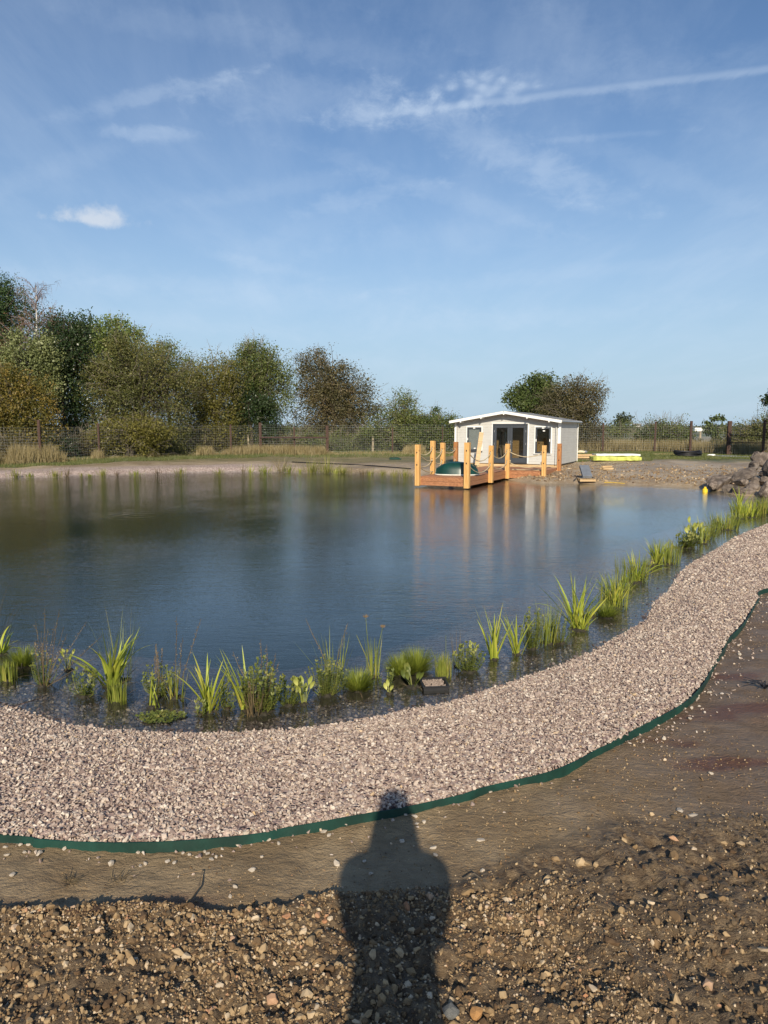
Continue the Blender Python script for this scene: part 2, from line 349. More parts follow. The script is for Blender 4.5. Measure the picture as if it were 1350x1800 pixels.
def zones(x, y):
    return sdist(x, y, POND), sdist(x, y, CLAY), sdist(x, y, RUB)
red_spots = [G(1290,1250), G(1340,1240), G(1210,1300), G(1260,1330), G(1300,1180), G(240,1588), G(150,1600)]
def height(x, y, z=None):
    sp, sc, sr = zones(x, y) if z is None else z
    x = np.asarray(x, float).ravel(); y = np.asarray(y, float).ravel(); r = np.hypot(x, y)
    bed = np.where(sp > -2.0, WZ+.13*sp, WZ-.26+(sp+2)*.42); bed = np.maximum(bed, -1.6)
    near = np.where(sp < .5, WZ+.22*sp, .01)
    near = near + .012*fbm(x*1.3, y*1.3, 3, 5)*sstep(.3, 1, sp)
    far = np.where(sp < .5, WZ+.36*sp, .08+.028*(sp-.5)); far = np.minimum(far, .46)
    far = far + .05*fbm(x*.6, y*.6, 3, 9)*sstep(.6, 2.5, sp)*sstep(60, 45, r)
    w = sstep(17, 25, y); w = np.maximum(w, sstep(14, 18, -x))
    h = near*(1-w)+far*w
    clay = -.037+.010*sstep(1.5,3.5,x)+.010*fbm(x*3, y*3, 4, 2)+.004*fbm(x*22, y*9, 3, 3)
    clay = clay + .03*sstep(3, 6, r)*fbm(x*.8, y*.8, 3, 4)
    left = sstep(.6, -.4, x)
    rise = sstep(0, -.10, sr)*(.045+.03*left)*(.25+.75*sstep(1.0,.0,x)) + .17*sstep(-.1, -2.2, sr)
    lump = (.024*fbm(x*5.5, y*5.5, 3, 21)+.014*fbm(x*19, y*19, 3, 22, .65))*sstep(.05, -.25, sr+.10*fbm(x*4, y*4, 2, 30))
    clay = clay+rise+lump
    cm = sstep(.05, .008, sc)*(1-w)
    h = h*(1-cm)+clay*cm
    h = np.where(sp < 0, bed, h)
    h = h + sstep(250, 1800, r)*(7+4*fbm(x*.0012, y*.0012, 2, 40))
    return h

# ------------------------------------------------------------------ building helpers
def prop(o, label=None, cat=None, group=None, kind=None):
    if label: o['label'] = label
    if cat: o['category'] = cat
    if group: o['group'] = group
    if kind: o['kind'] = kind
    return o
def empty(name, loc, label, cat, group=None, rz=0):
    o = bpy.data.objects.new(name, None); COL.objects.link(o); o.location = loc; o.rotation_euler = (0,0,rz); o.empty_display_size = .1
    return prop(o, label, cat, group)
def np_mesh(name, Vv, faces, mat, parent=None, tint=None, smooth=False, mats=None, midx=None):
    """faces: array (n,k)"""
    me = bpy.data.meshes.new(name); Vv = np.asarray(Vv, np.float32); F = np.asarray(faces, np.int32)
    me.vertices.add(len(Vv)); me.vertices.foreach_set('co', Vv.ravel())
    k = F.shape[1]; me.loops.add(F.size); me.polygons.add(len(F))
    me.loops.foreach_set('vertex_index', F.ravel()); me.polygons.foreach_set('loop_start', np.arange(0, F.size, k, dtype=np.int32))
    if smooth: me.polygons.foreach_set('use_smooth', np.ones(len(F), bool))
    if tint is not None:
        a = me.attributes.new('tint', 'FLOAT', 'POINT'); a.data.foreach_set('value', np.asarray(tint, np.float32))
    if mat is not None: me.materials.append(mat)
    me.update(calc_edges=True)
    o = bpy.data.objects.new(name, me); COL.objects.link(o)
    if parent: o.parent = parent
    return o
class MB:
    def __init__(s): s.v = []; s.f = []; s.t = []
    def add(s, vs, fs, tint=0.5):
        b = len(s.v); s.v += [tuple(v) for v in vs]; s.f += [tuple(i+b for i in f) for f in fs]; s.t += [tint]*len(vs)
    def box(s, c, size, ax=None, ay=None, az=None):
        c = Vector(c); ax = Vector(ax or (1,0,0)); ay = Vector(ay or (0,1,0)); az = Vector(az or (0,0,1))
        X, Y, Z = ax*size[0]/2, ay*size[1]/2, az*size[2]/2
        vs = [c+sx*X+sy*Y+sz*Z for sz in (-1,1) for sy in (-1,1) for sx in (-1,1)]
        s.add(vs, [(0,2,3,1),(4,5,7,6),(0,1,5,4),(2,6,7,3),(0,4,6,2),(1,3,7,5)])
    def bbox(s, c, size, bev, ax=None, ay=None, az=None):   # box with chamfered edges
        c = Vector(c); A = [Vector(ax or (1,0,0)), Vector(ay or (0,1,0)), Vector(az or (0,0,1))]
        h = [x/2 for x in size]; pts = []
        for sx in (-1,1):
            for sy in (-1,1):
                for sz in (-1,1):
                    for k in range(3):
                        q = [h[0]-bev, h[1]-bev, h[2]-bev]; q[k] = h[k]
                        pts.append(c+A[0]*q[0]*sx+A[1]*q[1]*sy+A[2]*q[2]*sz)
        bm = bmesh.new()
        for p in pts: bm.verts.new(p)
        bmesh.ops.convex_hull(bm, input=bm.verts[:]); bm.verts.ensure_lookup_table()
        s.add([v.co.copy() for v in bm.verts], [tuple(v.index for v in f.verts) for f in bm.faces]); bm.free()
    def tube(s, pts, rad, n=5, tint=.5, cap=True):
        pts = [Vector(p) for p in pts]; m = len(pts)
        if isinstance(rad, (int, float)): rad = [rad]*m
        vs = []; up = Vector((.13,.21,.97))
        for i, p in enumerate(pts):
            d = (pts[min(i+1, m-1)]-pts[max(i-1, 0)]);
            d = d.normalized() if d.length > 1e-9 else Vector((0,0,1))
            a = d.cross(up if abs(d.dot(up)) < .95 else Vector((1,0,0))).normalized(); b = d.cross(a)
            for k in range(n):
                t = 2*math.pi*k/n; vs.append(p+(a*math.cos(t)+b*math.sin(t))*rad[i])
        fs = [(i*n+k, i*n+(k+1) % n, (i+1)*n+(k+1) % n, (i+1)*n+k) for i in range(m-1) for k in range(n)]
        if cap: fs += [tuple(range(n-1, -1, -1)), tuple((m-1)*n+k for k in range(n))]
        s.add(vs, fs, tint)
    def blade(s, base, d, up, L, W, bend, n=6, tint=.5, fold=.25, twist=0):
        """strap leaf: starts along up, arches over towards d"""
        base = Vector(base); d = Vector(d).normalized(); side = d.cross(Vector((0,0,1))).normalized(); vs = []
        p = base.copy(); ang = up
        for i in range(n+1):
            t = i/n; w = W*(1-t**2.2)*(.75+.5*min(1, t*4)) if i < n else 0
            dirv = d*math.sin(ang)+Vector((0,0,1))*math.cos(ang)
            nrm = d*math.cos(ang)-Vector((0,0,1))*math.sin(ang)
            sd = (side*math.cos(twist*t)+nrm*math.sin(twist*t))
            if i < n: vs += [p-sd*w/2, p+nrm*w*fold, p+sd*w/2]
            else: vs.append(p.copy())
            p = p+dirv*L/n; ang += bend/n*(.4+1.2*t)
        fs = []
        for i in range(n-1):
            a = i*3; fs += [(a, a+1, a+4, a+3), (a+1, a+2, a+5, a+4)]
        a = (n-1)*3; fs += [(a, a+1, a+3), (a+1, a+2, a+3)]
        s.add(vs, fs, tint)
    def leaf(s, p, d, nrm, L, W, tint=.5):
        p, d, nrm = Vector(p), Vector(d).normalized(), Vector(nrm); sd = d.cross(nrm)
        sd = sd.normalized() if sd.length > 1e-6 else Vector((1,0,0)); nn = sd.cross(d)
        s.add([p, p+d*L*.45-sd*W/2+nn*L*.04, p+d*L, p+d*L*.45+sd*W/2+nn*L*.04], [(0,1,2,3)], tint)
    def build(s, name, mat, parent=None, smooth=False, label=None):
        me = bpy.data.meshes.new(name); me.from_pydata(s.v, [], s.f); me.materials.append(mat)
        a = me.attributes.new('tint', 'FLOAT', 'POINT'); a.data.foreach_set('value', s.t)
        if smooth: me.polygons.foreach_set('use_smooth', [True]*len(me.polygons))
        me.update(); o = bpy.data.objects.new(name, me); COL.objects.link(o)
        if parent: o.parent = parent
        if label: o['label'] = label
        return o
def H1(x, y): return float(height([x], [y])[0])

# ------------------------------------------------------------------ terrain sheet
def build_terrain():
    a1 = np.linspace(-44, 44, 430); a2 = np.linspace(46, 314, 60)
    ang = np.radians(np.concatenate([a1, a2])); na = len(ang)
    rad = np.concatenate([np.linspace(.25, 1.55, 10)[:-1], np.linspace(1.55, 5.0, 330)[:-1], np.geomspace(5, 62, 270)[:-1], np.geomspace(62, 6000, 42)])
    nr = len(rad)
    A, Rr = np.meshgrid(ang, rad); X = (np.sin(A)*Rr).ravel(); Y = (np.cos(A)*Rr).ravel()
    z = zones(X, Y); Z = height(X, Y, z)
    i, j = np.meshgrid(np.arange(nr-1), np.arange(na), indexing='ij'); j2 = (j+1) % na
    F = np.stack([i*na+j, i*na+j2, (i+1)*na+j2, (i+1)*na+j], -1).reshape(-1, 4)[:, ::-1]
    Pv = np.stack([X, Y, Z], 1)
    sp, sc, sr = z
    fx, fy = X[F].mean(1), Y[F].mean(1); fsp, fsc = sp[F].mean(1), sc[F].mean(1)
    zone = np.where(fsp < np.where((fy > 17) | (fx < -10), -.40, 0), 0, np.where((fsc > 0) & (fy < 21) & (fsp < 9) & (fx > -14), 1, 2))
    red = np.zeros(len(X))
    for s_, p in enumerate(red_spots): red = np.maximum(red, np.exp(-(((X-p.x)/.45)**2+((Y-p.y)/.16)**2)))
    red *= (.6+.5*fbm(X*3, Y*6, 3, 50))
    wf = np.clip(sstep(17, 25, Y)+sstep(14, 18, -X), 0, 1)
    gl = wf*sstep(2.6, 1.6, sp+.3*fbm(X*.7, Y*.7, 2, 61))*sstep(-2.5, -7.5, X)
    rubm = sstep(.06, -.12, sr+.10*fbm(X*4, Y*4, 3, 30))
    grass = wf*sstep(3.2, 5.5, sp+1.0*fbm(X*.35, Y*.35, 3, 62))*sstep(60, 30, np.hypot(X, Y))
    grass = np.where(X > 4, wf*sstep(11.5, 13.5, sp+1.2*fbm(X*.3, Y*.3, 3, 62)), grass)
    field = sstep(50, 58, np.hypot(X, Y))
    names = [('pond_bed', M['bed']), ('gravel_path', M['gravel_sheet']), ('ground', M['ground'])]
    for k, (nm, mt) in enumerate(names):
        f = F[zone == k]; used, inv = np.unique(f, return_inverse=True)
        o = np_mesh(nm, Pv[used], inv.reshape(-1, 4), mt, smooth=True); o['kind'] = 'structure'
        for an, arr in (('shore', sp), ('rub', rubm), ('red', red), ('gl', gl), ('grass', grass), ('field', field)):
            a = o.data.attributes.new(an, 'FLOAT', 'POINT'); a.data.foreach_set('value', arr[used].astype(np.float32))

def ground_materials():
    m, nt, out = newmat('soil_and_turf'); t = NT(nt); p = t.pos()
    n1 = t.noise(p, 2.2, 6, .6); n2 = t.noise(p, 26, 5, .6); n3 = t.noise(t.mapping(p, (1,2.2,1)), 7, 6, .65, .5)
    clay = t.mix(t.rng(n1, .35, .68), (.225,.158,.086), (.345,.255,.148))
    clay = t.mix(t.rng(n3, .45, .7, 0, .6), clay, (.16,.112,.064))
    sx0 = nt.nodes.new('ShaderNodeSeparateXYZ'); nt.links.new(p, sx0.inputs[0])
    clay = t.mix(t.math('MULTIPLY', t.rng(t.math('ADD', sx0.outputs[0], t.math('MULTIPLY', n1, 1.6)), 1.2, 3.2), .85), clay, t.mix(t.rng(n3, .4, .65), (.125,.084,.057), (.185,.128,.086)))
    clay = t.mix(t.rng(t.attr('red'), .15, .7, 0, .85), clay, (.115,.050,.030))
    rub = t.mix(t.rng(n2, .35, .65), (.095,.064,.038), (.20,.143,.084))
    rub = t.mix(t.rng(t.attr('red'), .2, .8, 0, .6), rub, (.085,.035,.022))
    col = t.mix(t.attr('rub'), clay, rub)
    # far bank soil
    far = t.mix(t.rng(t.noise(p, .5, 6, .65), .35, .65), (.25,.185,.115), (.40,.315,.21))
    far = t.mix(t.rng(t.noise(p, 9, 5, .7), .5, .68, 0, .7), far, (.52,.44,.33))
    far = t.mix(t.rng(t.noise(p, 5, 5, .7), .60, .72, 0, .6), far, (.10,.070,.045))
    sepn = nt.nodes.new('ShaderNodeSeparateXYZ'); nt.links.new(p, sepn.inputs[0])
    col = t.mix(t.rng(sepn.outputs[1], 14, 20), col, far)
    vc = t.voronoi(p, 22, out='Color'); sx = nt.nodes.new('ShaderNodeSeparateXYZ'); nt.links.new(vc, sx.inputs[0])
    gcol = t.ramp(sx.outputs[0], [(0,(.24,.17,.145)),(.5,(.42,.32,.27)),(1,(.62,.52,.45))])
    col = t.mix(t.attr('gl'), col, gcol)
    gr = t.mix(t.rng(t.noise(p, 1.2, 5, .6), .35, .65), (.085,.095,.030), (.19,.165,.075))
    col = t.mix(t.attr('grass'), col, gr)
    fl = t.mix(t.rng(t.noise(t.mapping(p, (.004,.012,1)), 1, 4, .6), .4, .6), (.10,.12,.045), (.26,.22,.13))
    col = t.mix(t.attr('field'), col, fl)
    h = t.math('ADD', t.math('MULTIPLY', t.noise(p, 60, 6, .7), .5), t.math('MULTIPLY', t.noise(t.mapping(p, (.7,1.5,1)), 13, 6, .68, .8), 1.0))
    nr = t.bump(h, .9, .035)
    wet = t.rng(n1, .55, .35, .42, .8)
    nt.links.new(t.principled(col, wet, nr, spec=.3), out.inputs[0]); M['ground'] = m

    m, nt, out = newmat('gravel_sheet'); t = NT(nt); p = t.pos()
    vn = nt.nodes.new('ShaderNodeTexVoronoi'); nt.links.new(p, vn.inputs['Vector']); vn.inputs['Scale'].default_value = 38
    sx = nt.nodes.new('ShaderNodeSeparateXYZ'); nt.links.new(vn.outputs['Color'], sx.inputs[0])
    col = t.ramp(sx.outputs[0], [(0,(.12,.08,.075)),(.3,(.25,.175,.155)),(.6,(.36,.27,.235)),(1,(.52,.43,.36))])
    h = t.rng(vn.outputs['Distance'], .6, .1)
    nt.links.new(t.principled(col, .85, t.bump(h, 1, .02), spec=.3), out.inputs[0]); M['gravel_sheet'] = m

    m, nt, out = newmat('pond_bed'); t = NT(nt); p = t.pos()
    vn = nt.nodes.new('ShaderNodeTexVoronoi'); nt.links.new(p, vn.inputs['Vector']); vn.inputs['Scale'].default_value = 38
    sx = nt.nodes.new('ShaderNodeSeparateXYZ'); nt.links.new(vn.outputs['Color'], sx.inputs[0])
    col = t.ramp(sx.outputs[0], [(0,(.045,.034,.032)),(.5,(.100,.078,.074)),(1,(.20,.165,.15))])
    silt_water_tint = t.mix(t.noise(p, .8, 4, .6), (.010,.025,.022), (.017,.036,.031))  # dark silt; its teal also paints in the water's light absorption and scatter
    col = t.mix(t.rng(t.math('ADD', t.attr('shore'), t.math('MULTIPLY', t.noise(p, 1.5, 3, .6), .8)), -.9, -2.2), col, silt_water_tint)
    nt.links.new(t.principled(col, .8, t.bump(t.rng(vn.outputs['Distance'], .6, .1), 1, .015), spec=.2), out.inputs[0]); M['bed'] = m

    m, nt, out = newmat('water'); t = NT(nt); p = t.pos()
    w1 = t.noise(t.mapping(p, (1.0,2.0,1), (0,0,.10)), 1.6, 3, .55, .3)
    w2 = t.noise(t.mapping(p, (.55,2.1,1), (0,0,-.12)), 6.0, 4, .6, .4)
    w3 = t.noise(t.mapping(p, (.7,1.9,1), (0,0,.2)), 19, 3, .5)
    calm = t.rng(t.noise(t.mapping(p, (.14,.10,1)), 1.0, 3, .5), .38, .62, .35, 1.0)
    h = t.math('ADD', t.math('MULTIPLY', w1, .006), t.math('ADD', t.math('MULTIPLY', w2, .0078), t.math('MULTIPLY', w3, .0042)))
    # the pump rings
    for (cx, cy, amp) in [(*G(245,907,WZ)[:2], .005), (*G(452,846,WZ)[:2], .008), (*G(870,888,WZ)[:2], .005), (*G(1130,866,WZ)[:2], .008)]:
        vd = nt.nodes.new('ShaderNodeVectorMath'); vd.operation = 'DISTANCE'; nt.links.new(p, vd.inputs[0]); vd.inputs[1].default_value = (cx, cy, WZ)
        rr = vd.outputs['Value']; s_ = t.math('SINE', t.math('MULTIPLY', rr, 17.)); s_ = t.math('MULTIPLY', s_, t.rng(rr, 1.5, .1, 0, amp))
        h = t.math('ADD', h, s_)
    h = t.math('MULTIPLY', h, calm)
    nr = t.bump(h, 1.0, 1.0)
    gi = nt.nodes.new('ShaderNodeNewGeometry'); dp = nt.nodes.new('ShaderNodeVectorMath'); dp.operation = 'DOT_PRODUCT'; nt.links.new(nr, dp.inputs[0]); nt.links.new(gi.outputs['Incoming'], dp.inputs[1])
    cs = t.math('SUBTRACT', 1.0, t.math('ABSOLUTE', dp.outputs['Value']), True); fo = t.math('ADD', .02, t.math('MULTIPLY', .98, t.math('POWER', cs, 5.0)))
    gl = nt.nodes.new('ShaderNodeBsdfGlossy'); gl.inputs['Roughness'].default_value = .03; nt.links.new(nr, gl.inputs['Normal']); gl.inputs['Color'].default_value = (.95,.97,1,1)
    tr = nt.nodes.new('ShaderNodeBsdfTransparent'); tr.inputs[0].default_value = (.80,.82,.77,1)
    mx = nt.nodes.new('ShaderNodeMixShader'); nt.links.new(fo, mx.inputs[0]); nt.links.new(tr.outputs[0], mx.inputs[1]); nt.links.new(gl.outputs[0], mx.inputs[2])
    nt.links.new(mx.outputs[0], out.inputs[0]); M['water'] = m
ground_materials()
build_terrain()

def build_water():
    bm = bmesh.new(); c = POND.mean(0); vs = []
    n = len(POND)
    for i in range(n):
        t = POND[(i+1) % n]-POND[i-1]; nn = np.array([t[1], -t[0]]); nn = nn/np.linalg.norm(nn)
        q = POND[i]+nn*.45*(1 if _ar > 0 else -1)
        vs.append(bm.verts.new((q[0], q[1], WZ)))
    f = bm.faces.new(vs)
    if f.normal.z < 0: f.normal_flip()
    bm.normal_update()
    if f.normal.z < 0: bmesh.ops.reverse_faces(bm, faces=[f])
    bmesh.ops.triangulate(bm, faces=bm.faces[:])
    me = bpy.data.meshes.new('pond_water'); bm.to_mesh(me); bm.free(); me.materials.append(M['water'])
    o = bpy.data.objects.new('pond_water', me); COL.objects.link(o); o['kind'] = 'structure'
build_water()

# ------------------------------------------------------------------ stones by geometry nodes
def stone_mesh(name, mat, flat=.7, seed=0, npts=15, jitter=.25):
    r = random.Random(seed); bm = bmesh.new()
    ax = (r.uniform(.85,1.45), r.uniform(.6,1.0), r.uniform(.45,.8)*flat/.7)
    for _ in range(npts):
        v = Vector((r.gauss(0,1), r.gauss(0,1), r.gauss(0,1))).normalized()*r.uniform(1-jitter, 1)
        bm.verts.new((v.x*ax[0]*.5, v.y*ax[1]*.5, v.z*ax[2]*.5))
    g = bmesh.ops.convex_hull(bm, input=bm.verts[:])
    bmesh.ops.delete(bm, geom=[v for v in bm.verts if not v.link_faces], context='VERTS')
    me = bpy.data.meshes.new(name); bm.to_mesh(me); bm.free(); me.materials.append(mat)
    return me
def stone_set(nm, mat, n, **kw):
    c = bpy.data.collections.new(nm)
    for k in range(n): c.objects.link(bpy.data.objects.new(nm, stone_mesh(nm, mat, seed=k*7+len(nm), **kw)))
    return c
def scatter(name, pts, scl, coll, label=None, flatrot=.5, rots=None):
    n = len(pts); me = bpy.data.meshes.new(name); me.vertices.add(n); me.vertices.foreach_set('co', np.asarray(pts, np.float32).ravel())
    a = me.attributes.new('scl', 'FLOAT_VECTOR', 'POINT'); sc3 = np.asarray(scl)[:, None]*rng.uniform(.8, 1.2, (n, 3)); a.data.foreach_set('vector', sc3.astype(np.float32).ravel())
    rot = np.stack([rng.normal(0, flatrot, n), rng.normal(0, flatrot, n), rng.uniform(0, 6.283, n)], 1) if rots is None else rots
    a = me.attributes.new('rot', 'FLOAT_VECTOR', 'POINT'); a.data.foreach_set('vector', rot.astype(np.float32).ravel())
    o = bpy.data.objects.new(name, me); COL.objects.link(o); o['kind'] = 'stuff'
    if label: o['label'] = label
    ng = bpy.data.node_groups.new(name, 'GeometryNodeTree')
    ng.interface.new_socket('Geometry', in_out='INPUT', socket_type='NodeSocketGeometry'); ng.interface.new_socket('Geometry', in_out='OUTPUT', socket_type='NodeSocketGeometry')
    N, L = ng.nodes, ng.links; gi = N.new('NodeGroupInput'); go = N.new('NodeGroupOutput')
    ci = N.new('GeometryNodeCollectionInfo'); ci.inputs['Collection'].default_value = coll; ci.inputs['Separate Children'].default_value = True; ci.inputs['Reset Children'].default_value = True
    ip = N.new('GeometryNodeInstanceOnPoints'); ip.inputs['Pick Instance'].default_value = True
    def at(nm, ty):
        q = N.new('GeometryNodeInputNamedAttribute'); q.data_type = ty; q.inputs['Name'].default_value = nm; return q.outputs['Attribute']
    rv = N.new('FunctionNodeRandomValue'); rv.data_type = 'INT'; rv.inputs['Min'].default_value = 0; rv.inputs['Max'].default_value = len(coll.objects)-1
    oi = [s for s in rv.outputs if s.enabled][0]
    L.new(gi.outputs[0], ip.inputs['Points']); L.new(ci.outputs[0], ip.inputs['Instance']); L.new(oi, ip.inputs['Instance Index'])
    er = N.new('FunctionNodeEulerToRotation'); L.new(at('rot', 'FLOAT_VECTOR'), er.inputs[0]); L.new(er.outputs[0], ip.inputs['Rotation'])
    L.new(at('scl', 'FLOAT_VECTOR'), ip.inputs['Scale']); L.new(ip.outputs[0], go.inputs[0])
    md = o.modifiers.new('scatter', 'NODES'); md.node_group = ng
    return o
def sample(x0, x1, y0, y1, dens):
    n = int((x1-x0)*(y1-y0)*dens); x = rng.uniform(x0, x1, n); y = rng.uniform(y0, y1, n)
    k = np.abs(x) < .54*y*1.12+.9; return x[k], y[k]
c_gravel = stone_set('gravel_stone', M['gravel'], 16, flat=.6, npts=12, jitter=.3); c_wet = stone_set('wet_stone', M['gravel_wet'], 8)
c_rub = stone_set('rubble_stone', M['rubble'], 18, flat=.85, npts=17, jitter=.28)
c_clod = stone_set('clod', M['mud_clod'], 10, flat=.8, npts=40, jitter=.35)
def build_stones():
    P, S = [], []
    for (y0, y1, dn, sc) in [(2.4, 6, 4600, .0215), (6, 9, 2900, .0245), (9, 13, 1500, .032), (13, 21, 750, .041)]:
        x, y = sample(-8, 15, y0, y1, dn); sp, sc_, sr = z = zones(x, y)
        k = (sp > -.02) & (sc_ > .005)
        k2 = (sc_ <= .005) & (sc_ > -.30) & (rng.random(len(x)) < .035*np.exp(sc_*9)*(1+3*(x > 1.6))) & (sp > 0)
        k |= k2
        x, y = x[k], y[k]; z = tuple(q[k] for q in z); h = height(x, y, z); h = np.where((z[1] > .005) & (z[1] < .06) & (z[0] > .4), .006, h)
        P.append(np.stack([x, y, h+rng.uniform(-.003, .011, len(x))], 1)); S.append(sc*np.exp(rng.normal(0, .28, len(x))))
    P, S = np.vstack(P), np.concatenate(S); print('gravel', len(P))
    scatter('gravel_stones', P, S, c_gravel, 'pinkish grey gravel banked around the pond')
    P, S = [], []
    for (y0, y1, dn) in [(4, 7, 1100), (7, 12, 500)]:
        x, y = sample(-6, 9, y0, y1, dn); sp = sdist(x, y, POND); k = (sp < -.03) & (sp > -1.2)
        x, y = x[k], y[k]; h = height(x, y); P.append(np.stack([x, y, h+.003], 1)); S.append(.028*np.exp(rng.normal(0, .3, len(x))))
    P, S = np.vstack(P), np.concatenate(S); print('wet', len(P))
    scatter('submerged_gravel', P, S, c_wet, 'dark wet gravel under shallow water')
    # rubble
    x, y = sample(-4, 4.5, 1.5, 4.4, 13000); z = zones(x, y); sr = z[2]+.12*fbm(x*3, y*3, 3, 70)
    clump = fbm(x*2.3, y*2.3, 3, 71)
    dens = sstep(.05, np.where(x > .3, -.22-.9*np.clip(x-.3, 0, 1), -.22), sr)*(.32+.55*sstep(-.5, .5, clump))*np.where(x > .9, .68, 1)*np.where(x > .5, .35+.9*sstep(-.35, .25, fbm(x*1.6, y*1.6, 3, 78)), 1)
    dens = np.maximum(dens, .028*(z[1] < -.02)*(x > .5))
    k = (rng.random(len(x)) < dens) & (z[1] < -.03); x, y = x[k], y[k]; z = tuple(q[k] for q in z)
    s = .0078*np.exp(np.abs(rng.normal(0, .56, len(x)))); s = np.minimum(s, .045)*np.where(rng.random(len(x)) < .6, .8, 1.15)*np.where(x > .6, .82, 1)
    h = height(x, y, z); print('rubble', len(x))
    scatter('rubble', np.stack([x, y, h+s*.12], 1), s, c_rub, 'brown stony rubble in the foreground', flatrot=.7)
    n = 260; x = rng.uniform(-2.3, 2.9, n*4); y = rng.uniform(1.6, 3.4, n*4); z = zones(x, y); k = z[2] < -.12; x, y = x[k][:n], y[k][:n]
    s = rng.uniform(.028, .055, len(x)); h = height(x, y)
    scatter('rubble_lumps', np.stack([x, y, h+s*.1], 1), s, c_rub, 'larger stones among the brown rubble', flatrot=.7)
    n = 3600; x = rng.uniform(-2.6, 3.2, n); y = rng.uniform(1.6, 3.9, n); z = zones(x, y); k = (z[2]+.12*fbm(x*3, y*3, 3, 70) < -.05) & (fbm(x*2.1, y*2.1, 3, 75) > -.25); x, y = x[k], y[k]
    s = .012*np.exp(np.abs(rng.normal(0, .6, len(x)))); s = np.minimum(s, .034); scatter('soil_clods', np.stack([x, y, height(x, y)+s*.05], 1), s, c_clod, 'crumbly brown soil clods between the rubble stones', flatrot=.6)
    x, y = sample(-5, 9, 2.2, 9, 700); z = zones(x, y); k = (z[1] < -.03) & (fbm(x*3.1, y*3.1, 3, 77) > -.05); x, y = x[k], y[k]
    s = .0045*np.exp(np.abs(rng.normal(0, .5, len(x)))); scatter('soil_crumbs', np.stack([x, y, height(x, y)+s*.1], 1), s, c_rub, 'fine crumbs and grit on the trodden mud', flatrot=.6)
    # far bank pebbles
    n = 9000; x = rng.uniform(4, 17, n*2); y = rng.uniform(24, 42, n*2); sp = sdist(x, y, POND); k = (sp > .2) & (sp < 9) & (rng.random(len(x)) < np.exp(-sp*.22)); x, y = x[k], y[k]
    scatter('bank_pebbles', np.stack([x, y, height(x, y)+.01], 1), .05*np.exp(rng.normal(0, .4, len(x))), c_rub, 'tan pebbles on the far bank')
build_stones()

# loose pale stones lying on the mud strip
def loose_stones():
    spots = [(12,1482,16),(10,1494,9),(37,1491,9),(50,1490,8),(44,1502,9),(70,1508,15),(12,1508,8),(114,1498,10),(150,1494,12),(166,1491,18),(188,1497,12),(243,1501,9),(275,1497,11),(195,1523,14),
             (247,1524,8),(256,1521,9),(295,1517,10),(307,1520,9),(322,1501,8),(333,1503,8),(303,1490,16),(350,1491,9),(369,1490,10),(360,1498,7),(348,1508,10),(366,1503,9),(372,1514,10),(380,1509,8),
             (391,1496,7),(420,1488,12),(432,1479,15),(445,1476,9),(22,1546,12),(443,1537,11),(413,1566,9),(405,1582,8),(472,1480,10),(490,1486,8),(444,1537,8),(460,1509,8),(570,1464,12),(578,1470,8),
             (592,1521,12),(640,1517,9),(652,1540,10),(707,1479,11),(729,1440,10),(733,1452,8),(745,1450,8),(761,1494,10),(765,1506,10),(713,1437,8),(848,1533,10),(838,1392,9),(862,1397,8),
             (1195,1430,14),(1167,1299,8),(1094,1300,12),(1135,1280,12),(1212,1266,9),(1247,1221,9),(1215,1247,8),(1250,1360,8),(1300,1151,8)]
    meshes = [stone_mesh('stone', M['pebble_white'], seed=300+k, npts=20, jitter=.15) for k in range(8)]
    regs = [(80,'at the left edge of the picture'),(230,'left of the small dead weed'),(332,'between the dead weeds and the bent twig'),(400,'above and right of the bent twig'),(600,'between the bent twig and the shadow'),(712,'inside the shadow'),(900,'just right of the shadow'),(2000,'on the mud of the right bank')]
    ords = ['leftmost','second','third','fourth','fifth','sixth','seventh','eighth','ninth','tenth','eleventh','twelfth','thirteenth','fourteenth','fifteenth','sixteenth','seventeenth','eighteenth']
    spots.sort(); cnt = {}
    for i, (px, py, w) in enumerate(spots):
        rg = next(r[1] for r in regs if px < r[0]); q_ = cnt.get(rg, 0); cnt[rg] = q_+1
        p = G(px, py, -.045); z = H1(p.x, p.y); s = w/1250*(p.y*_cp+1.9*_sp)*1.15
        o = bpy.data.objects.new('stone', meshes[i % 8]); COL.objects.link(o); o.location = (p.x, p.y, z+s*.16); o.scale = (s, s, s*.9)
        o.rotation_euler = (random.uniform(-.3,.3), random.uniform(-.3,.3), random.uniform(0,6.3))
        prop(o, ords[q_]+(' from the left' if q_ else '')+' of the pale stones '+rg, 'stone', 'loose pale stones on the mud')
    for px, py, w, mk, lab in [(838,1768,30,'orange_stone','orange brown stone at the bottom edge right of the shadow'), (793,1778,30,'grey_stone','dark grey streaked stone touching the right edge of the shadow')]:
        p = G(px, py, .08); o = bpy.data.objects.new('stone', stone_mesh('stone', M[mk], seed=w*px, npts=24, jitter=.12)); COL.objects.link(o)
        o.location = (p.x, p.y, H1(p.x, p.y)+.012); s = w/1250*2.6; o.scale = (s, s*1.3, s); prop(o, lab, 'stone')
loose_stones()

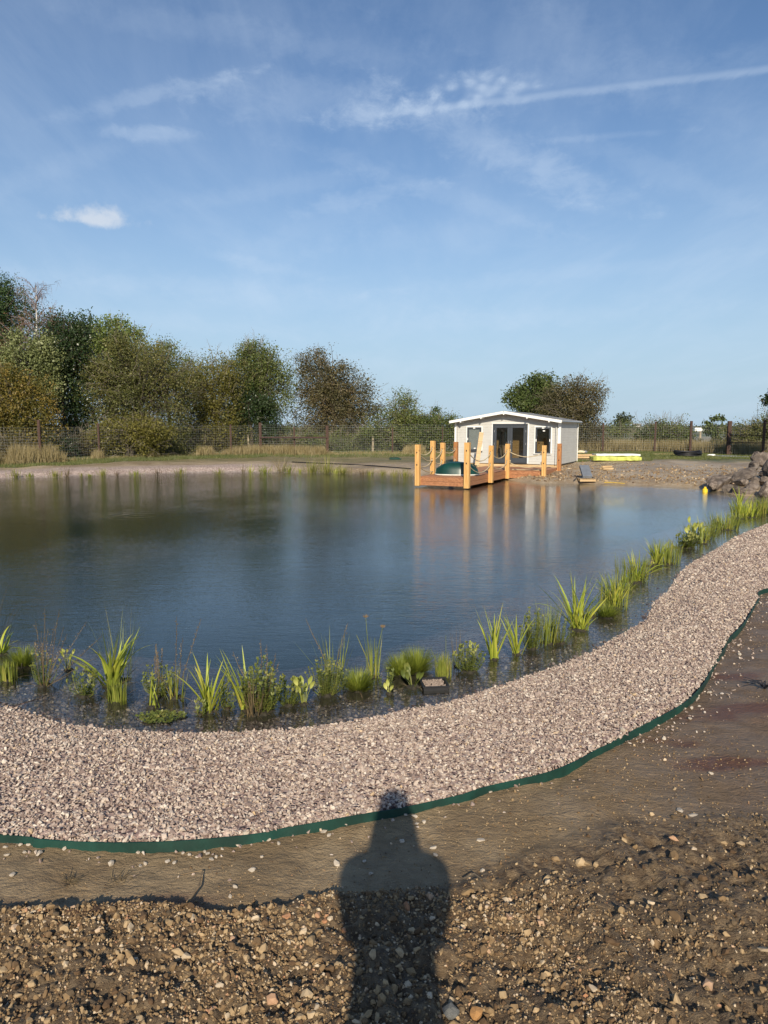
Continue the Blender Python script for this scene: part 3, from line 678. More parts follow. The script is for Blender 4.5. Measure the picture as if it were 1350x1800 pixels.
# ------------------------------------------------------------------ lawn edging
def edging():
    pts = EDGE_S; mb = MB(); n = len(pts); sec = []
    for i in range(n):
        t = pts[min(i+1, n-1)]-pts[max(i-1, 0)]; t = t/np.linalg.norm(t); nn = np.array([t[1], -t[0]])   # towards the clay
        wob = (.007*math.sin(i*.13)+.004*math.sin(i*.33+1))*(1.6 if i > 150 else 1)
        sec.append((pts[i], nn, wob))
    vs = []
    for p, nn, w in sec:
        for (o, z) in ((.014+w*.6, -.085), (.008+w, .008+w*.3), (.004+w, .010+w*.3), (.001, -.085)):
            q = p+nn*o; vs.append((q[0], q[1], z))
    fs = []
    for i in range(n-1):
        for k in range(3): fs.append((i*4+k, i*4+k+1, (i+1)*4+k+1, (i+1)*4+k))
    mb.add(vs, fs); o = mb.build('lawn_edging', M['green_plastic'], smooth=False)
    prop(o, 'dark green plastic edging strip curving between gravel and mud', 'edging')
edging()

# ------------------------------------------------------------------ jetty
UX, VX, ZX = Vector((.9,-.436,0)), Vector((.436,.9,0)), Vector((0,0,1))
DZ = .30                                       # deck level
A_ = Vector((2.86,25.0,0)); B_ = A_-UX*1.757
D_ = A_+VX*5.12; E_ = D_+UX*1.54; LEN = 7.75    # back edge of the deck, metres from the front
def jetty():
    root = empty('jetty', (A_.x, A_.y, WZ), 'red brown timber jetty with square yellow posts and slung ropes in front of the cabin', 'jetty')
    def loc(o): o.matrix_parent_inverse = Matrix.Translation(-Vector((A_.x, A_.y, WZ))); return o
    # boards
    mb = MB(); w = .142; i = 0; t = .02
    while t < LEN-.05:
        wide = t > 5.12
        a = B_+VX*(t+w/2); L = 1.757+(1.54 if wide else 0)
        c = a+UX*(L/2)
        mb.bbox((c.x, c.y, DZ-.014+random.uniform(-.0015,.0015)), (L-.004, w-.007, .028), .003, UX, VX, ZX); t += w; i += 1
    q_ = loc(mb.build('decking_boards', M['deck'], root)); q_['kind'] = 'stuff'
    mb = MB()
    for s_ in (.15, .6, 1.1, 1.55):
        c = B_+UX*s_+VX*(LEN/2); mb.box((c.x, c.y, DZ-.11), (.05, LEN-.1, .15), UX, VX, ZX)
    for s_ in (2.2, 2.8, 3.15):
        c = B_+UX*s_+VX*(5.12+(LEN-5.12)/2); mb.box((c.x, c.y, DZ-.11), (.05, LEN-5.2, .15), UX, VX, ZX)
    q_ = loc(mb.build('joists', M['deck'], root)); q_['kind'] = 'stuff'
    def fascia(p, q, out):
        d = q-p; L = d.length; d = d.normalized()
        for zc in (DZ-.030-.072, DZ-.030-.072-.150):
            c = (p+q)/2+out*.016; b = MB(); b.bbox((c.x, c.y, zc), (L+.03, .030, .144), .004, d, out, ZX); loc(b.build('fascia_board', M['fascia'], root))
    fascia(B_, A_, -VX); fascia(A_, D_, UX); fascia(D_+UX*.03, E_, -VX); fascia(E_, E_+VX*(LEN-5.12), UX); fascia(B_, B_+VX*LEN, -UX)
    # posts: position, size, top, bottom
    P = {}
    def post(key, p, top, bot, sz=.165, lab=None, m='post', lean=0):
        b = MB(); b.bbox((0,0,0), (sz, sz, top-bot), .008); o = b.build('post', M[m], root)
        o.location = (p.x-A_.x, p.y-A_.y, (top+bot)/2-WZ); o.rotation_euler = (0, lean, math.atan2(UX.y, UX.x)); P[key] = (p, top)
        if lab: o['label'] = lab
        for z in (top-.28, top-.72):           # bolt plates where the ropes are tied
            e = MB(); e.tube([(0,-sz/2-.03, 0), (0, sz/2+.03, 0)], .012, 6); e.box((0,-sz/2-.006,0), (.035,.012,.05)); k = e.build('bolt', M['black'], o); k.location = (0,0,z-(top+bot)/2)
        return o
    post('A', A_+UX*.10-VX*.10, 1.53, -.07, .185, 'thickest yellow post at the front corner of the jetty')
    post('B', B_-UX*.02-VX*.10, 1.44, -.04, .17)
    post('C', A_+VX*2.63+UX*.11, 1.37, -.06, .165); post('D', D_+UX*.07-VX*.10, 1.39, -.05, .165); post('E', E_+UX*.05-VX*.10, 1.34, -.05, .165)
    post('F', E_+VX*2.43+UX*.12, 1.37, .0, .17, 'browner post at the right rear corner of the jetty', m='post2')
    post('G', B_+VX*1.55-UX*.10, 1.55, -.05, .165); post('H', B_+VX*2.6-UX*.10, 1.46, -.05, .165); post('I', B_+VX*4.1-UX*.10, 1.47, .0, .16, m='post2')
    def rope(a, b, sag, dz, double=False):
        p, tp = P[a]; q, tq = P[b]
        zp, zq = tp+dz, tq+dz; n = 18; pts = []
        for i in range(n+1):
            t = i/n; s_ = 4*t*(1-t); v = p.lerp(q, t); pts.append((v.x, v.y, zp+(zq-zp)*t-sag*s_))
        m_ = MB(); m_.tube(pts, .017, 7)
        for (c, tt) in ((p, zp), (q, zq)):      # knots around the bolts
            k = c; d = (q-p).normalized()*(1 if c is p else -1)*.11
            m_.tube([(k.x+d.x*.8, k.y+d.y*.8, tt+.05), (k.x+d.x*1.15, k.y+d.y*1.15, tt+.02), (k.x+d.x*1.1, k.y+d.y*1.1, tt-.05), (k.x+d.x*.85, k.y+d.y*.85, tt-.02)], .024, 6)
        loc(m_.build('rope', M['rope'], root, smooth=True))
    for a, b, s1 in (('B','G',.17), ('A','C',.34), ('C','D',.26), ('D','E',.22), ('G','H',.14), ('H','I',.16)):
        rope(a, b, s1, -.28); rope(a, b, s1*.95, -.72)
    p = P['B'][0]; P['X'] = (P['H'][0], 1.44)
    rope('B', 'X', .36, -.28); rope('B', 'X', .33, -.72)
    # loose rope lying on the deck
    c0 = D_+UX*.2+VX*.18; m_ = MB(); m_.tube([(c0+UX*(k*.12)+VX*(.05*math.sin(k*.8))).to_3d()+Vector((0,0,DZ+.018)) for k in range(12)], .017, 6); loc(m_.build('rope', M['rope'], root, label='slack rope lying along the deck edge'))
M['post2'] = woodmat('brown_post_wood', (.30,.12,.04), (.50,.24,.09), (24,24,1.6))
jetty()

def leaning_plank():
    p0 = V(842,812,32.9); p1 = V(850,761,33.25); a = Vector((p0.x, p0.y, DZ+.01)); b = Vector((p1.x, p1.y, p1.z)); d = (b-a); mb = MB(); dn = d.normalized(); sx = Vector((1,0,0)); sx = (sx-dn*sx.dot(dn)).normalized()
    mb.bbox((0,0,d.length/2), (.20, .045, d.length), .004, sx, dn.cross(sx), dn); o = mb.build('plank', M['timber']); o.location = a; prop(o, 'pale timber plank leaning against the cabin beside the left window', 'plank')
leaning_plank()

def dinghy():
    c = Vector((2.72,26.45,DZ)); root = empty('dinghy', c, 'small dark green boat with cream rim lying upside down on the jetty', 'boat', rz=R(-12))
    L, W, Hh = 1.62, .98, .46; nl, nc = 16, 14; vs = []; fs = []
    for i in range(nl+1):
        s_ = -1+2*i/nl; wd = (1-abs(s_)**2.6)**.6 if s_ > 0 else (1-.55*abs(s_)**3.5)*(.995 if abs(s_) < 1 else .45)
        hh = Hh*(1-.55*abs(s_)**3.2)
        if i == nl: wd = .02
        for k in range(nc+1):
            a = math.pi*k/nc; ca, sa = math.cos(a), math.sin(a)
            yy = wd*W/2*(1 if ca >= 0 else -1)*abs(ca)**.55; zz = hh*abs(sa)**.62
            x = s_*L/2*(1-.16*(zz/Hh)*(1 if s_ > 0 else .55))
            vs.append((x, yy*(1-.20*zz/Hh), zz+.03))
    for i in range(nl):
        for k in range(nc): a = i*(nc+1)+k; fs.append((a, a+nc+1, a+nc+2, a+1))
    fs.append(tuple(range(nc, -1, -1)))
    mb = MB(); mb.add(vs, fs); mb.build('hull', M['hull'], root, smooth=True)
    rim = []
    for i in range(nl+1): rim.append(Vector(vs[i*(nc+1)])+Vector((0,.015,-.005)))
    for i in range(nl, -1, -1): rim.append(Vector(vs[i*(nc+1)+nc])+Vector((0,-.015,-.005)))
    rim.append(rim[0]); mb = MB(); mb.tube(rim, .026, 7, cap=False); mb.build('rim', M['rim'], root, smooth=True)
    mb = MB(); mb.tube([(-.5,0,Hh*.98+.02),(0,0,Hh+.035),(.62,0,Hh*.80+.02),(.74,0,.2)], .016, 5); mb.build('keel', M['hull'], root)
dinghy()

# ------------------------------------------------------------------ cabin
def cabin():
    Rr = Vector((8.15,33.2,0)); W = 5.12; Dp = 4.3; z0 = .34; ze = 2.38; zr = 2.80
    Lc = Rr-UX*W; O = Vector((Lc.x, Lc.y, z0))
    root = empty('garden_cabin', O, 'cream log cabin with dark grey double doors and low pitched white roof', 'cabin', rz=math.atan2(UX.y, UX.x))
    # local axes: x along the front to the right, y back, z up from the floor
    e = ze-z0; rg = zr-z0
    def roofz(x): return e+(rg-e)*(1-abs(x-W/2)/(W/2))
    openings = [(.62, 1.34, .60, 1.74), (1.92, 3.62, .02, 1.90), (4.0, 4.72, .52, 1.74)]
    bh = .124
    def wall(name, length, topf, ops, place, label=None):
        mb = MB(); z = 0
        while z < rg:
            zt = z+bh; zm = z+bh*.5
            if topf is None: hi = e; xa, xb = 0, length; 
            else:
                hi = rg
                if zm > e: f = (zm-e)/(rg-e)*W/2; xa, xb = f, W-f
                else: xa, xb = 0, length
            if topf is None and z >= e-.02: break
            if xb-xa < .1: break
            segs = [(xa, xb)]
            for (o0, o1, p0, p1) in ops:
                if zm > p0 and zm < p1:
                    ns = []
                    for a, b in segs:
                        if o0 > a and o1 < b: ns += [(a, o0), (o1, b)]
                        else: ns.append((a, b))
                    segs = ns
            for a, b in segs: place(mb, a, b, z, min(bh, (e-z) if topf is None else bh))
            z += bh
        return mb.build(name, M['white_wall'], root, label=label)
    def pf(mb, a, b, z, h): mb.bbox(((a+b)/2, .022, z+h/2), (b-a, .044, h-.001), .007)
    def pb(mb, a, b, z, h): mb.bbox(((a+b)/2, Dp-.022, z+h/2), (b-a, .044, h-.001), .007)
    def pl(mb, a, b, z, h): mb.bbox((.022, (a+b)/2+.05, z+h/2), (.044, b-a-.1, h-.001), .007)
    def pr(mb, a, b, z, h): mb.bbox((W-.022, (a+b)/2+.05, z+h/2), (.044, b-a-.1, h-.001), .007)
    wall('front_wall', W, 1, openings, pf); wall('back_wall', W, 1, [], pb); wall('side_wall', Dp, None, [], pl); wall('side_wall', Dp, None, [], pr)
    # lining and floor
    mb = MB()
    for k in range(int(rg/.12)):
        z = k*.12+.06
        if z < e: mb.bbox((W/2, Dp-.06, z), (W-.1, .02, .118), .004)
        mb_len = Dp-.15
        if z < e:
            mb.bbox((.06, Dp/2, z), (.02, mb_len, .118), .004); mb.bbox((W-.06, Dp/2, z), (.02, mb_len, .118), .004)
    for k in range(int(e/.12)): mb.bbox((W/2, 1.0, k*.12+.06), (W-.2, .03, .118), .004)
    mb.build('pine_lining', M['pine'], root)['kind'] = 'stuff'
    mb = MB()
    for k in range(34): mb.box((.1+W/34*(k+.5)*.96, Dp/2, -.012), (W/34*.95, Dp-.1, .024))
    mb.build('floor', M['pine'], root)['kind'] = 'stuff'
    mb = MB(); mb.box((W/2, Dp/2, -.09), (W-.02, Dp-.02, .12)); mb.box((W/2,-.10,-.14), (W+.1, .16, .10)); mb.build('base', M['timber'], root)
    for k in range(12): mb = MB(); mb.box((W+.012, .25+k*.36, -.035), (.02, .22, .05)); mb.build('vent_slot', M['black'], root)
    # roof: two slopes with overhang, deck boards and felt on top
    of, ob, os_ = .42, .15, .15
    sl = math.atan2(rg-e, W/2); n = Vector((math.sin(sl), 0, math.cos(sl)))
    for sgn in (-1, 1):
        ax = Vector((math.cos(sl), 0, -sgn*math.sin(sl))); nn = Vector((sgn*math.sin(sl), 0, math.cos(sl)))
        Ls = (W/2+os_)/math.cos(sl); mid = Vector((W/2, 0, rg+.01))+ax*(sgn*Ls/2)
        c = mid+Vector((0, (Dp-of+ob)/2, 0))
        mb = MB(); mb.box(c+nn*.012, (Ls, Dp+of+ob, .022), ax, (0,1,0), nn); mb.build('roof_boards', M['trim'], root)
        mb = MB(); mb.box(c+nn*.033, (Ls+.03, Dp+of+ob+.03, .014), ax, (0,1,0), nn); mb.build('roof_felt', M['felt'], root)
        for yy in (-of-.012, Dp+ob+.012):
            mb = MB(); mb.bbox(mid+Vector((0, yy, 0))-nn*.030, (Ls+.05, .022, .125), .004, ax, (0,1,0), nn); mb.build('bargeboard', M['trim'], root)
        tip = Vector((W/2, 0, rg+.01))+ax*(sgn*(Ls+.008)); mb = MB(); mb.bbox(tip+Vector((0,(Dp-of+ob)/2,-.02)), (.02, Dp+of+ob, .09), .003); mb.build('eaves_board', M['trim'], root)
        b2 = MB()
        mb = MB(); mb.tube([tip+Vector((sgn*.04, -of, -.02)), tip+Vector((sgn*.04, Dp+ob, -.03))], .03, 8); mb.build('gutter', M['metal'], root)
    for x in (W/2, W/2-1.12, W/2+1.12, W/2-2.15, W/2+2.15):
        mb = MB(); mb.bbox((x, -of/2-.02, roofz(x)-.085), (.055, of+.06, .11), .005); mb.build('purlin_end', M['trim'], root)
    for x, y in ((.03,-.035), (W-.03,-.035), (W+.035, .03), (W+.035, Dp-.05), (-.035,.03)):
        mb = MB(); mb.bbox((x, y, e/2-.02), (.10 if abs(y) > .03 and y < .0 else .03, .03 if y < 0 else .10, e), .004); mb.build('corner_trim', M['trim'], root)
    # extra log ends in front of the wall, right of the right window
    for x in (.10, W-.14):
        mb = MB()
        for k in range(int(e/bh)): mb.bbox((x, -.05, k*bh+bh/2), (.044, .10, bh-.002), .006)
        mb.build('log_ends', M['white_wall'], root)
    # windows
    def window(o, blind):
        x0, x1, a, b = o; fr = MB(); f = .075; y = -.012
        fr.bbox(((x0+x1)/2, y, b-f/2), (x1-x0, .07, f), .006); fr.bbox(((x0+x1)/2, y, a+f/2), (x1-x0, .07, f), .006)
        fr.bbox((x0+f/2, y, (a+b)/2), (f, .068, b-a-2*f), .006); fr.bbox((x1-f/2, y, (a+b)/2), (f, .068, b-a-2*f), .006)
        w_ = fr.build('window', M['anthracite'], root)
        p = MB(); p.box(((x0+x1)/2, .0, (a+b)/2), (x1-x0-2*f, .012, b-a-2*f)); p.build('pane', M['glass'], w_)
        if blind: p = MB(); p.box(((x0+x1)/2, .012, (a+b)/2), (x1-x0-2*f, .006, b-a-2*f)); p.build('blind', M['shutter'], w_)
        t_ = MB(); t_.bbox(((x0+x1)/2, -.035, a-.03), (x1-x0+.12, .09, .035), .004); t_.build('sill', M['anthracite'] if blind else M['trim'], w_)
        for (cx, cz, sx, sz) in ((x0+f/2, (a+b)/2, .035, .12), (x1-f/2, (a+b)/2, .035, .12), ((x0+x1)/2, b-f/2, .11, .045), ((x0+x1)/2+.03, (b-.17 if not blind else a+.12), .10, .05)):
            t_ = MB(); t_.box((cx, -.0495 if abs(cz-(a+b)/2) < .01 or cz > b-f else -.008, cz), (sx, .003, sz)); t_.build('sticker', M['sticker'], w_)
        q = .055
        for (cx, cz, sx, sz) in ((x0-q/2, (a+b)/2, q, b-a), (x1+q/2, (a+b)/2, q, b-a), ((x0+x1)/2, b+q/2, x1-x0+2*q, q)):
            t_ = MB(); t_.bbox((cx, -.012, cz), (sx-.002, .026, sz-.002), .003); t_.build('architrave', M['trim'], w_)
    window(openings[0], True); window(openings[2], False)
    # double door
    x0, x1, a, b = openings[1]; f = .06; fr = MB()
    fr.bbox(((x0+x1)/2, -.01, b-f/2), (x1-x0, .08, f), .005); fr.bbox((x0+f/2, -.01, (a+b-f)/2), (f, .08, b-a-f), .005); fr.bbox((x1-f/2, -.01, (a+b-f)/2), (f, .08, b-a-f), .005); fr.bbox(((x0+x1)/2, -.01, a+.02), (x1-x0-2*f, .08, .04), .005)
    fr.build('door_frame', M['anthracite'], root)
    xm = (x0+x1)/2
    for (d0, d1, hs) in ((x0+f+.003, xm-.002, 1), (xm+.002, x1-f-.003, -1)):
        q = .125; z0_, z1_ = a+.045, b-f-.004; dm = MB()
        dm.bbox(((d0+d1)/2, -.018, z1_-q/2), (d1-d0, .055, q), .006); dm.bbox(((d0+d1)/2, -.018, z0_+.11), (d1-d0, .055, .22), .006)
        dm.bbox((d0+q/2, -.018, (z0_+.22+z1_-q)/2), (q, .054, z1_-q-z0_-.22), .006); dm.bbox((d1-q/2, -.018, (z0_+.22+z1_-q)/2), (q, .054, z1_-q-z0_-.22), .006)
        dr = dm.build('door', M['anthracite'], root)
        p = MB(); p.box(((d0+d1)/2, -.014, (z0_+.22+z1_-q)/2), (d1-d0-2*q, .012, z1_-q-z0_-.22)); p.build('pane', M['glass'], dr)
        hx = (d1-.05) if hs == 1 else (d0+.05)
        p = MB(); p.box((hx, -.05, 1.0), (.035,.01,.20)); p.tube([(hx,-.055,1.02),(hx,-.09,1.02),(hx-hs*.12,-.09,1.02)], .010, 6); p.build('handle', M['metal'], dr)
        hxx = d0+.02 if hs == 1 else d1-.02
        for zz in (.35, .95, 1.55): p = MB(); p.tube([(hxx, -.052, zz-.05), (hxx, -.052, zz+.05)], .012, 6); p.build('hinge', M['metal'], dr)
    t_ = MB(); t_.bbox((xm, -.02, b+.035), (x1-x0+.14, .035, .055), .003); t_.build('door_head_trim', M['trim'], root)
    for xx in (x0-.03, x1+.03): t_ = MB(); t_.bbox((xx, -.012, (a+b)/2), (.056, .026, b-a), .003); t_.build('door_side_trim', M['trim'], root)
    return root, O
def glassmat():
    m, nt, out = newmat('window_glass'); t = NT(nt)
    gi = nt.nodes.new('ShaderNodeNewGeometry'); dp = nt.nodes.new('ShaderNodeVectorMath'); dp.operation = 'DOT_PRODUCT'; nt.links.new(gi.outputs['Normal'], dp.inputs[0]); nt.links.new(gi.outputs['Incoming'], dp.inputs[1])
    cs = t.math('SUBTRACT', 1.0, t.math('ABSOLUTE', dp.outputs['Value']), True); fo = t.math('ADD', .05, t.math('MULTIPLY', .95, t.math('POWER', cs, 5.0)))
    gl = nt.nodes.new('ShaderNodeBsdfGlossy'); gl.inputs['Roughness'].default_value = .01
    tr = nt.nodes.new('ShaderNodeBsdfTransparent'); tr.inputs[0].default_value = (.80,.82,.80,1)
    mx = nt.nodes.new('ShaderNodeMixShader'); nt.links.new(fo, mx.inputs[0]); nt.links.new(tr.outputs[0], mx.inputs[1]); nt.links.new(gl.outputs[0], mx.inputs[2]); nt.links.new(mx.outputs[0], out.inputs[0]); M['glass'] = m
glassmat(); CAB, CABO = cabin()

# ------------------------------------------------------------------ people
def figure(name, joints, edges, loc, rz, label, clothes):
    """one continuous skinned body; clothes: function(point)->material index"""
    names = list(joints); me = bpy.data.meshes.new(name); me.from_pydata([joints[k][0] for k in names], [], [(names.index(a), names.index(b)) for a, b in edges]) if False else me.from_pydata([joints[k][0] for k in names], [(names.index(a), names.index(b)) for a, b in edges], [])
    o = bpy.data.objects.new(name, me); COL.objects.link(o)
    sk = o.modifiers.new('skin', 'SKIN'); sk.use_smooth_shade = True
    sv = me.skin_vertices[0].data
    for i, k in enumerate(names):
        r = joints[k][1]; sv[i].radius = (r, r) if isinstance(r, (int, float)) else r; sv[i].use_root = (k == 'pelvis')
    ss = o.modifiers.new('sub', 'SUBSURF'); ss.levels = 2; ss.render_levels = 2
    dg = bpy.context.evaluated_depsgraph_get(); m2 = bpy.data.meshes.new_from_object(o.evaluated_get(dg)); o.modifiers.clear(); o.data = m2
    m2.materials.clear()
    for k in ('skin', 'jacket', 'trousers', 'black', 'hair'): m2.materials.append(M[k])
    for p in m2.polygons: p.material_index = clothes(p.center); p.use_smooth = True
    o.location = loc; o.rotation_euler = (0,0,rz); prop(o, label, 'person'); return o
def hand(J, E, side, wrist, fwd, curl, pre):
    """palm, four unequal fingers and a thumb as short chains rooted in the palm"""
    w = Vector(wrist); f = Vector(fwd).normalized(); s_ = Vector((side,0,0)); c = Vector(curl).normalized()
    J[pre+'palm'] = (w+f*.05, (.034,.018)); E.append((pre+'wrist', pre+'palm'))
    for i, (off, L) in enumerate(((-.030,.066),(-.010,.076),(.010,.070),(.030,.056))):
        b = w+f*.085+s_*off
        J[pre+'f%d_0' % i] = (b, .0095); J[pre+'f%d_1' % i] = (b+f*L*.5+c*L*.12, .009); J[pre+'f%d_2' % i] = (b+f*L*.8+c*L*.45, .008)
        E.extend([(pre+'palm', pre+'f%d_0' % i), (pre+'f%d_0' % i, pre+'f%d_1' % i), (pre+'f%d_1' % i, pre+'f%d_2' % i)])
    b = w+f*.035-s_*.040+c*.012; J[pre+'t0'] = (b, .012); J[pre+'t1'] = (b+f*.035-s_*.012+c*.025, .010); E.extend([(pre+'palm', pre+'t0'), (pre+'t0', pre+'t1')])
def body(h=1.78, arms='phone'):
    J = {}; E = []; k = h/1.78
    def j(n, x, y, z, r): J[n] = (Vector((x*k, y*k, z*k)), r)
    j('pelvis',0,0,.95,(.170,.13)); j('belly',0,0,1.10,(.160,.13)); j('chest',0,0,1.32,(.178,.13)); j('upper',0,-.01,1.46,(.13,.10)); j('neck',0,.0,1.53,.068); j('jaw',0,.02,1.60,(.065,.075)); j('head',0,.01,1.68,(.078,.092)); j('crown',0,-.005,1.745,(.055,.065))
    E += [('pelvis','belly'),('belly','chest'),('chest','upper'),('upper','neck'),('neck','jaw'),('jaw','head'),('head','crown')]
    for s_, n in ((-1,'l'),(1,'r')):
        j(n+'hip',s_*.11,0,.88,.115); j(n+'thigh',s_*.125,.01,.70,.098); j(n+'knee',s_*.125,.02,.50,.075); j(n+'calf',s_*.13,-.005,.34,.056); j(n+'ankle',s_*.135,-.01,.09,.042); j(n+'toe',s_*.16,.15,.035,.040); j(n+'heel',s_*.135,-.05,.04,.04)
        E += [('pelvis',n+'hip'),(n+'hip',n+'thigh'),(n+'thigh',n+'knee'),(n+'knee',n+'calf'),(n+'calf',n+'ankle'),(n+'ankle',n+'toe'),(n+'ankle',n+'heel')]
        j(n+'trap',s_*.105,-.01,1.525,.062); j(n+'sh',s_*.212,-.01,1.495,.066); E += [('upper',n+'trap'),(n+'trap',n+'sh')]
        if arms == 'phone':
            j(n+'elbow',s_*.150,.12,1.18,.050); j(n+'fore',s_*.100,.16,1.42,.042); j(n+'wrist',s_*.066,.185,1.62,.040)
            E += [(n+'sh',n+'elbow'),(n+'elbow',n+'fore'),(n+'fore',n+'wrist')]
            hand(J, E, s_, J[n+'wrist'][0], (-s_*.25,.15,1), (-s_*.3,.6,0), n)
        else:
            j(n+'elbow',s_*.26,-.02,1.15,.048); j(n+'wrist',s_*.25,.06,.90,.030); E += [(n+'sh',n+'elbow'),(n+'elbow',n+'wrist')]
            hand(J, E, s_, J[n+'wrist'][0], (0,.12,-1), (-s_*.5,.5,0), n)
    return J, E
def face(o, k=1.0):          # nose, ears, hair as children
    mb = MB(); mb.tube([(0,.095*k,1.70*k),(0,.118*k,1.655*k),(0,.098*k,1.645*k)], [.008,.014,.008], 6); mb.build('nose', M['skin'], o, smooth=True)
    for s_ in (-1,1):
        mb = MB(); mb.tube([(s_*.078*k,0,1.70*k),(s_*.090*k,-.005,1.67*k),(s_*.078*k,0,1.64*k)], [.006,.014,.006], 6); mb.build('ear', M['skin'], o, smooth=True)
        mb = MB(); mb.tube([(s_*.030*k-.012,.086*k,1.69*k),(s_*.030*k+.012,.086*k,1.69*k)], .009, 6); mb.build('eye', M['black'], o, smooth=True)
    mb = MB(); mb.tube([(-.022,.090*k,1.618*k),(.022,.090*k,1.618*k)], .006, 5); mb.build('mouth', M['skin'], o)
    bm = bmesh.new(); bmesh.ops.create_icosphere(bm, subdivisions=3, radius=1); 
    for v in bm.verts: v.co = Vector((v.co.x*.092, v.co.y*.108-.018, v.co.z*.085 if v.co.z > 0 else v.co.z*.10*(1 if v.co.y < 0 else .1)))*k+Vector((0,0,1.715*k))+Vector((0,0,.006*math.sin(v.co.x*9)))
    me = bpy.data.meshes.new('hair'); bm.to_mesh(me); bm.free(); me.materials.append(M['hair']); h = bpy.data.objects.new('hair', me); COL.objects.link(h); h.parent = o
J, E = body(1.80, 'phone')
def clothes1(c):
    if c.z > 1.56 and abs(c.x) < .11 and c.y < .2: return 0
    if c.y > .155 and c.z > 1.60: return 0
    if c.z < .10: return 3
    return 2 if c.z < .96 else 1
ph = figure('person', J, E, (.005,-.235,CH+.045-1.80/1.78*1.755), 0, 'person in a dark jacket holding up a phone whose shadow falls on the gravel', clothes1); face(ph, 1.011)
for o_ in ('shoe',):
    pass
mb = MB(); mb.bbox((0,-.014,0), (.076,.009,.155), .004); q = mb.build('phone', M['black']); q.location = (0,0,CH-.055); prop(q, 'black phone held up by the person casting the shadow', 'phone')
mbk = MB()
for (x, z) in ((-.02,.062),): mbk.tube([(x,-.0185,z),(x,-.0200,z)], .012, 12)
mbk.build('screen', M['glass'], q)
J, E = body(1.72, 'down')
def clothes2(c):
    if c.z > 1.50 and abs(c.x) < .11: return 0
    if c.z < .84 and abs(c.x) > .19: return 0
    if c.z < .09: return 3
    return 2 if c.z < .88 else 1
lo = Vector((2.30,.45,0)); ca = math.atan2(UX.y, UX.x); w = CABO+UX*lo.x+VX*lo.y
pp = figure('person', J, E, (w.x, w.y, CABO.z), ca+math.pi*.75, 'person in a dark jacket standing inside the cabin behind the left door pane', clothes2); face(pp, 1.72/1.78)

# ------------------------------------------------------------------ trees and shrubs
def ellips_leaves(blobs, n, size, clus=16, cs=.26, droop=0.1, shell=.55):
    """leaf quads in clusters spread through uneven blobs"""
    vol = np.array([b[3]*b[4]+b[4]*b[5]+b[3]*b[5] for b in blobs]); vol = vol/vol.sum(); Vs = []; T = []; cen_all = []
    for b, f in zip(blobs, vol):
        nc = max(3, int(n*f/clus)); d = rng.normal(size=(nc, 3)); d /= np.linalg.norm(d, axis=1)[:, None]
        rr = 1.07*rng.random(nc)**(1/3*shell+.05); bump = 1+.42*fbm(d[:,0]*2.6+b[0], d[:,2]*2.6+d[:,1]*1.7+b[1], 3, int(abs(b[0]*7)) % 40)+.10*rng.normal(size=nc)
        cen = np.array(b[:3])+d*np.array(b[3:6])*(rr*bump)[:, None]; cen_all.append(cen)
        idx = np.repeat(np.arange(nc), clus); ctint = rng.random(nc)
        p = cen[idx]+rng.normal(size=(len(idx), 3))*cs*np.array([1,1,.75]); m = len(p)
        u = rng.normal(size=(m, 3)); u[:,2] -= droop; u /= np.linalg.norm(u, axis=1)[:, None]
        v = rng.normal(size=(m, 3)); v[:,2] += .2; v -= u*(u*v).sum(1)[:, None]; v /= np.linalg.norm(v, axis=1)[:, None]
        s_ = size*np.exp(rng.normal(0, .3, m))[:, None]
        q = np.stack([p, p+u*s_*.5-v*s_*.36, p+u*s_, p+u*s_*.5+v*s_*.36], 1); Vs.append(q.reshape(-1, 3)); T.append(np.repeat(np.clip(.55*ctint[idx]+.45*rng.random(m), 0, 1), 4))
    return np.vstack(Vs), np.concatenate(T), np.vstack(cen_all)
